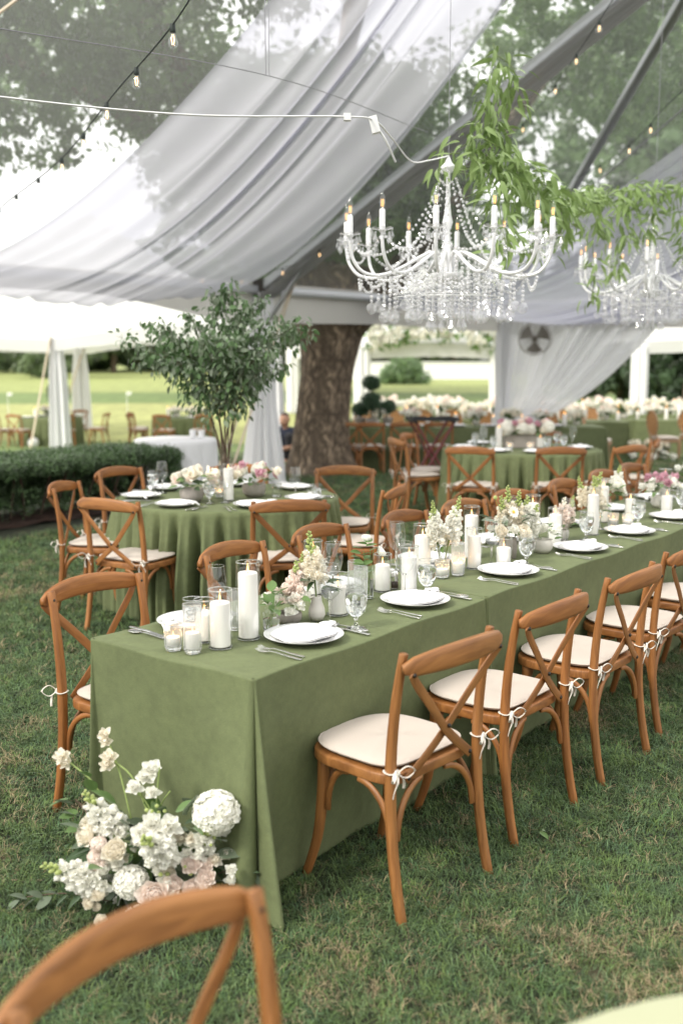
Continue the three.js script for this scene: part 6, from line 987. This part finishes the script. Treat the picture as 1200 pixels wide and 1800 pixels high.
// ---------------------------------------------------------------- white tents, left and behind
{
  const roofCloth = (a, b, p, sag) => patch(30, 20, (u, v) => { const e = a.clone().lerp(b, u); e.y -= sag * 4 * u * (1 - u) * -0.25 * (1 - v); const q = e.lerp(p, v); q.y -= 0.5 * v * (1 - v) * 4 * 0.35; return q; }, 3, 3);
  const val = (a, b, h, n) => patch(90, 4, (u, v) => { const q = a.clone().lerp(b, u); q.y += 0.25 * sagArch * 4 * u * (1 - u) - v * h * (1 + 0.02 * Math.cos(u * n * 6.2832)); return q; }, 3, 1), sagArch = 0.35;
  const t = thing('white_tent', 'white peaked tent over the background tables at left', 'tent', [0, 0, 0]);
  const A1 = V(-7.1, 2.15, -26), B1 = V(-1.2, 2.45, -21.5), A2 = V(-17, 2.2, -29), C1 = V(-9, 2.1, -37), P = V(-6.8, 5.6, -29.5);
  for (const [a, b] of [[A1, B1], [A2, A1], [B1, C1], [C1, A2]]) { part('roof_panel', roofCloth(a, b, P, 0.35), tentVinyl, t); part('valance', val(a, b, 0.3, 12), tentVinyl, t); }
  const col = (x, z, top, w) => { part('pole', sweep([V(x, gy(z), z), V(x, top, z)], 0.08, 0.08, { n: 8 }), whitePaint, t); part('leg_drape', patch(72, 20, (u, v) => { const a = u * 6.2832, r = w * (0.75 + 0.3 * Math.sin(a * 8 + v)) * (0.8 + 0.3 * v - 0.15 * Math.exp(-((v - 0.15) ** 2) / 0.02)); return V(x + Math.cos(a) * r, lerp(top, gy(z) + 0.03, v), z + Math.sin(a) * r); }, 2, 2), clothWhite, t); };
  col(-6.95, -26.05, 2.2, 0.25); col(-8.35, -34, 2.15, 0.3); col(-1.4, -21.8, 2.4, 0.22);
  solo('guy_strap', sweep([V(-7.05, 2.25, -25.9), V(-7.55, gy(-25.5), -25.5)], 0.1, 0.03, { n: 6 }), strapM, 'pale guy strap slanting from the white tent corner to the grass at left', 'strap'); solo('guy_strap', sweep([V(-8.2, 2.0, -33.9), V(-8.9, gy(-33), -33)], 0.09, 0.03, { n: 6 }), strapM, 'further tan guy strap between the two draped legs at left', 'strap');
  solo('stake_ball', ball(0.14, 0, 0, 0, 14, 10), whitePaint, 'small white globe on the grass at the foot of the left guy strap', 'marker', null, [-7.9, gy(-27) + 0.14, -27]);
  // tables under it
  const c1 = [-7.7, gy(-28), -28], c2 = [-4.2, gy(-28), -28];
  roundTable('green round table behind the draped tent leg at far left', c1, pleats.far); roundTable('green round table behind the white side table, under the white tent', c2, pleats.far);
  around(c1, [[-125, 'background chair at the far left picture edge', 1.2], [-155, 'background chair back to us left of the draped leg', 1.15], [150, 'background chair right of the draped leg', 1.15], [95, 'background chair side on right of the draped leg', 1.25], [20, 'background chair behind the far left round table', 1.1]]);
  around(c2, [[-120, 'background chair left of the white side table', 1.2], [-85, 'second background chair left of the white side table', 1.15], [-165, 'background chair above the white side table', 1.1], [150, 'background chair half hidden by the tall branches', 1.15]]);
  const topi = [[c1, 'far left round table'], [c2, 'round table under the white tent']];
  topi.forEach(([c, w]) => { for (let k = 0; k < 4; k++) { pillarAt(`${NTH[k]} glowing candle on the ${w}`, c[0] + rr(-0.4, 0.4), c[1] + 0.764, c[2] + rr(-0.3, 0.3), `candles on the ${w}`, rr(0.7, 1.2)); flowerAt(k & 1, `${NTH[k]} pale flower cluster on the ${w}`, c[0] + rr(-0.5, 0.5), c[1] + 0.764, c[2] + rr(-0.4, 0.4), `flowers on the ${w}`, 0.8); bgPlate(`${NTH[k]} white plate round the ${w}`, c[0] + Math.sin(k * 1.57 + 0.6) * 0.6, c[1] + 0.764, c[2] + Math.cos(k * 1.57 + 0.6) * 0.6, `plates on the ${w}`); } });
  const tp = thing('topiary', 'tall two ball topiary on the far left round table', 'topiary', [-7.5, c1[1] + 0.764, -28.1]); part('pot', lathe([[0, 0], [0.1, 0], [0.12, 0.16], [0, 0.15]], 14), concrete, tp); part('stem', sweep([V(0, 0.1, 0), V(0, 1.2, 0)], 0.025, 0.025, { n: 6 }), twigM, tp);
  for (const [h, r] of [[0.6, 0.23], [1.12, 0.16]]) { const l = []; for (let k = 0; k < 420; k++) { const d = V(rr(-1, 1), rr(-1, 1), rr(-1, 1)).normalize().multiplyScalar(r * rr(0.75, 1)), v = rr(0.7, 1.3); l.push([M4(d.x, h + d.y * 1.2, d.z, rr(-2, 2), rr(0, 6), rr(-2, 2), 1.7), lin(0.05 * v, 0.12 * v, 0.05 * v)]); } instances('foliage', hedgeTwig, crownM, l, tp); }
  for (const [x, z, w] of [[-12.6, -40, 'left'], [-8.3, -41, 'right']]) { const f = thing('golf_flag', `tiny white flag on a pole, ${w} of two on the bright green`, 'flag', [x, gy(z), z]); part('pole', sweep([V(0, 0, 0), V(0, 1.0, 0)], 0.02, 0.02, { n: 6 }), whitePaint, f); part('flag', patch(6, 3, (u, v) => V(u * 0.16, 1.0 - v * 0.12, 0.03 * Math.sin(u * 6))), whitePaint, f); }
  // flowered tent behind
  const t3 = thing('white_tent', 'white tent hung with white flowers and greenery in the centre background', 'tent', [0, 0, 0]);
  const D1 = V(0.7, 2.1, -36), D2 = V(5.3, 2.1, -36), D3 = V(8, 2.1, -44), D4 = V(-2, 2.1, -44), P3 = V(3, 5.2, -41);
  for (const [a, b] of [[D1, D2], [D2, D3], [D4, D1]]) { part('roof_panel', roofCloth(a, b, P3, 0.4), tentVinyl, t3); part('valance', val(a, b, 0.45, 10), tentVinyl, t3); }
  for (const p of [D1, D2, D3, D4]) { part('pole', sweep([V(p.x, gy(p.z), p.z), p], 0.08, 0.08, { n: 8 }), whitePaint, t3); part('leg_drape', patch(60, 12, (u, v) => { const a = u * 6.2832, r = 0.28 * (0.75 + 0.3 * Math.sin(a * 8)); return V(p.x + Math.cos(a) * r, lerp(p.y, gy(p.z) + 0.03, v), p.z + Math.sin(a) * r); }, 2, 2), clothWhite, t3); }
  const fg = thing('flower_garland', 'thick garland of white flowers and leaves along the background tent edge', 'garland', [0, 0, 0]), fl = [], lf = [];
  for (let k = 0; k < 260; k++) { const u = rnd(), y = 2.2 + 0.38 * 4 * u * (1 - u) + rr(-0.25, 0.65), p = V(lerp(0.9, 5.2, u), y, -35.75 + rr(-0.15, 0.15)); fl.push(aim(F.ruffle[k & 1], p, V(rr(-1, 1), rr(-0.6, 0.6), 1), rr(0.07, 0.15))); }
  for (let k = 0; k < 420; k++) { const u = rnd(), cl = vnoise(u * 9, 1, 9, 2, 3), y = 2.2 + 0.38 * 4 * u * (1 - u) + rr(-0.35, 0.7), p = V(lerp(0.8, 5.3, u), y, -35.8 + rr(-0.15, 0.2)); if (rnd() < cl + 0.2) lf.push(aim(F.leaf[k % 3].clone().rotateX(-1.57), p, V(rr(-1, 1), rr(-1, 0.5), rr(-0.3, 1)), rr(0.15, 0.3))); }
  part('blossoms', merge(fl), petalWhite, fg).userData.kind = 'stuff'; part('leaves', merge(lf), leafGreen, fg).userData.kind = 'stuff';
  const t4 = thing('white_tent', 'white tent edge with a draped pole at the far right', 'tent', [0, 0, 0]);
  const E1 = V(8.3, 2.15, -30), E2 = V(17, 2.3, -27), P4 = V(13, 5, -35);
  part('roof_panel', roofCloth(E1, E2, P4, 0.3), tentVinyl, t4); part('valance', val(E1, E2, 0.35, 9), tentVinyl, t4); part('roof_panel', roofCloth(V(9.5, 2.1, -40), E1, P4, 0.3), tentVinyl, t4);
  part('pole', sweep([V(8.3, gy(-30), -30), E1], 0.08, 0.08, { n: 8 }), whitePaint, t4); part('leg_drape', patch(60, 12, (u, v) => { const a = u * 6.2832, r = 0.24 * (0.8 + 0.25 * Math.sin(a * 7)); return V(8.4 + Math.cos(a) * r, lerp(2.1, gy(-30) + 0.03, v), -30 + Math.sin(a) * r); }, 2, 2), clothWhite, t4);
  const w = thing('garden_wall', 'long low white wall beyond the far lawn, behind the shrub', 'wall', [7.5, gy(-98), -98]); part('wall', box(16, 1.5, 0.3, 0, 0.75, 0), whitePaint, w); part('coping', box(16.2, 0.1, 0.5, 0, 1.55, 0), whitePaint, w);
}
{ // crouching guest seen past the trunk: one skin surface, clothes and hair laid over it
  const t = thing('person', 'person in a dark navy top crouching low beyond the trunk, arms on the knees', 'person', [-1.0, gy(-20.3), -20.3], -0.5);
  const field = (bones, k, res, box_) => {
    const mc = new MarchingCubes(res, new THREE.MeshStandardMaterial(), false, false, 60000); mc.isolation = 0;
    const [cx, cy, cz, h] = box_;
    for (let z = 0; z < res; z++) for (let y = 0; y < res; y++) for (let x = 0; x < res; x++) {
      const p = V(cx + h * (2 * x / res - 1), cy + h * (2 * y / res - 1), cz + h * (2 * z / res - 1)); let s = 0;
      for (const [a, b, r0, r1] of bones) { const ab = b.clone().sub(a), q = clamp(p.clone().sub(a).dot(ab) / Math.max(ab.lengthSq(), 1e-6)), d = p.distanceTo(a.clone().addScaledVector(ab, q)) - lerp(r0, r1, q); s += Math.exp(-d * k); }
      mc.field[x + y * res + z * res * res] = Math.log(s) / k;
    }
    mc.update(); const n = mc.count ?? mc.geometry.drawRange.count, g = new THREE.BufferGeometry();
    g.setAttribute('position', new THREE.Float32BufferAttribute(mc.positionArray.slice(0, n * 3), 3)); g.setAttribute('normal', new THREE.Float32BufferAttribute(mc.normalArray.slice(0, n * 3), 3));
    g.setAttribute('uv', new THREE.Float32BufferAttribute(new Float32Array(n * 2), 2)); g.setIndex([...Array(n).keys()]);
    g.scale(h, h, h); g.translate(cx, cy, cz); return g;
  };
  const b = (a, c, r0, r1) => [V(...a), V(...c), r0, r1];
  const dy = -0.27, hip = [0, 0.42 + dy, 0], chest = [0.02, 0.78 + dy, 0.12], neck = [0.02, 0.93 + dy, 0.17], head = [0.02, 1.06 + dy, 0.22];
  const arms = [-1, 1].flatMap((s) => [b([s * 0.17, 0.86 + dy, 0.14], [s * 0.26, 0.6 + dy, 0.24], 0.05, 0.04), b([s * 0.26, 0.6 + dy, 0.24], [s * 0.16, 0.56 + dy, 0.43], 0.04, 0.028), b([s * 0.16, 0.56 + dy, 0.43], [s * 0.12, 0.55 + dy, 0.5], 0.03, 0.03), ...[0, 1, 2, 3].map((k) => b([s * (0.15 - k * 0.018), 0.55 + dy, 0.5], [s * (0.13 - k * 0.02), 0.525 + dy, 0.56 - 0.006 * Math.abs(k - 1.5)], 0.01, 0.008)), b([s * 0.16, 0.56 + dy, 0.47], [s * 0.11, 0.58 + dy, 0.52], 0.011, 0.009)]);
  const legs = [-1, 1].flatMap((s) => [b([s * 0.1, 0.42 + dy, 0], [s * 0.17, 0.5, 0.3], 0.09, 0.06), b([s * 0.17, 0.5, 0.3], [s * 0.15, 0.08, 0.36], 0.058, 0.04), b([s * 0.15, 0.05, 0.34], [s * 0.16, 0.03, 0.52], 0.042, 0.032)]);
  const torso = [b(hip, chest, 0.135, 0.15), b([-0.14, 0.86 + dy, 0.13], [0.14, 0.86 + dy, 0.13], 0.07, 0.07), b(neck, head, 0.05, 0.05)];
  const hd = [b([0.02, 1.05 + dy, 0.22], [0.02, 1.12 + dy, 0.21], 0.085, 0.088), b([0.02, 1.05 + dy, 0.3], [0.02, 1.08 + dy, 0.295], 0.014, 0.01), b([-0.07, 1.08 + dy, 0.21], [-0.075, 1.1 + dy, 0.205], 0.014, 0.014), b([0.11, 1.08 + dy, 0.21], [0.115, 1.1 + dy, 0.205], 0.014, 0.014)];
  const skin = mat(lin(0.5, 0.28, 0.19), 0.6);
  part('body', field([...torso, ...arms, ...legs, ...hd], 60, 72, [0, 0.45, 0.2, 0.62]), skin, t);
  part('shirt', field([b(hip, chest, 0.15, 0.165), b([-0.14, 0.86 + dy, 0.13], [0.14, 0.86 + dy, 0.13], 0.083, 0.083), ...[-1, 1].map((s) => b([s * 0.17, 0.86 + dy, 0.14], [s * 0.23, 0.68 + dy, 0.21], 0.066, 0.06))], 50, 44, [0, 0.41, 0.1, 0.42]), mat(lin(0.015, 0.02, 0.04), 0.85), t);
  part('trousers', field(legs.slice(0, 2).concat(legs.slice(3, 5)).map(([a, c, r0, r1]) => [a, c, r0 + 0.014, r1 + 0.016]), 50, 44, [0, 0.3, 0.2, 0.42]), mat(lin(0.03, 0.03, 0.035), 0.9), t);
  part('hair', field([b([0.02, 1.1 + dy, 0.18], [0.02, 1.15 + dy, 0.2], 0.09, 0.082)], 60, 30, [0, 1.12 + dy, 0.2, 0.16]), mat(lin(0.05, 0.03, 0.02), 0.7), t);
  for (const s of [-1, 1]) part('eye', ball(0.011, 0.02 + s * 0.033, 1.095 + dy, 0.293, 8, 6), darkMetal, t); part('mouth', box(0.04, 0.007, 0.006, 0.02, 1.03 + dy, 0.298), mat(lin(0.35, 0.12, 0.1), 0.6), t);
}
solo('fallen_leaf', merge([place(F.leaf[0], 0, 0, 0, 0, 0.5, 0, 0.05), place(F.leaf[1], 0.01, 0.004, 0.0, 0.2, 2.4, 0.3, 0.045)]), leafGreen, 'small green leaf fallen on the grass beside a near chair foot', 'leaf', null, [0.72, 0.03, -3.62]);
renderer.render(scene, camera);
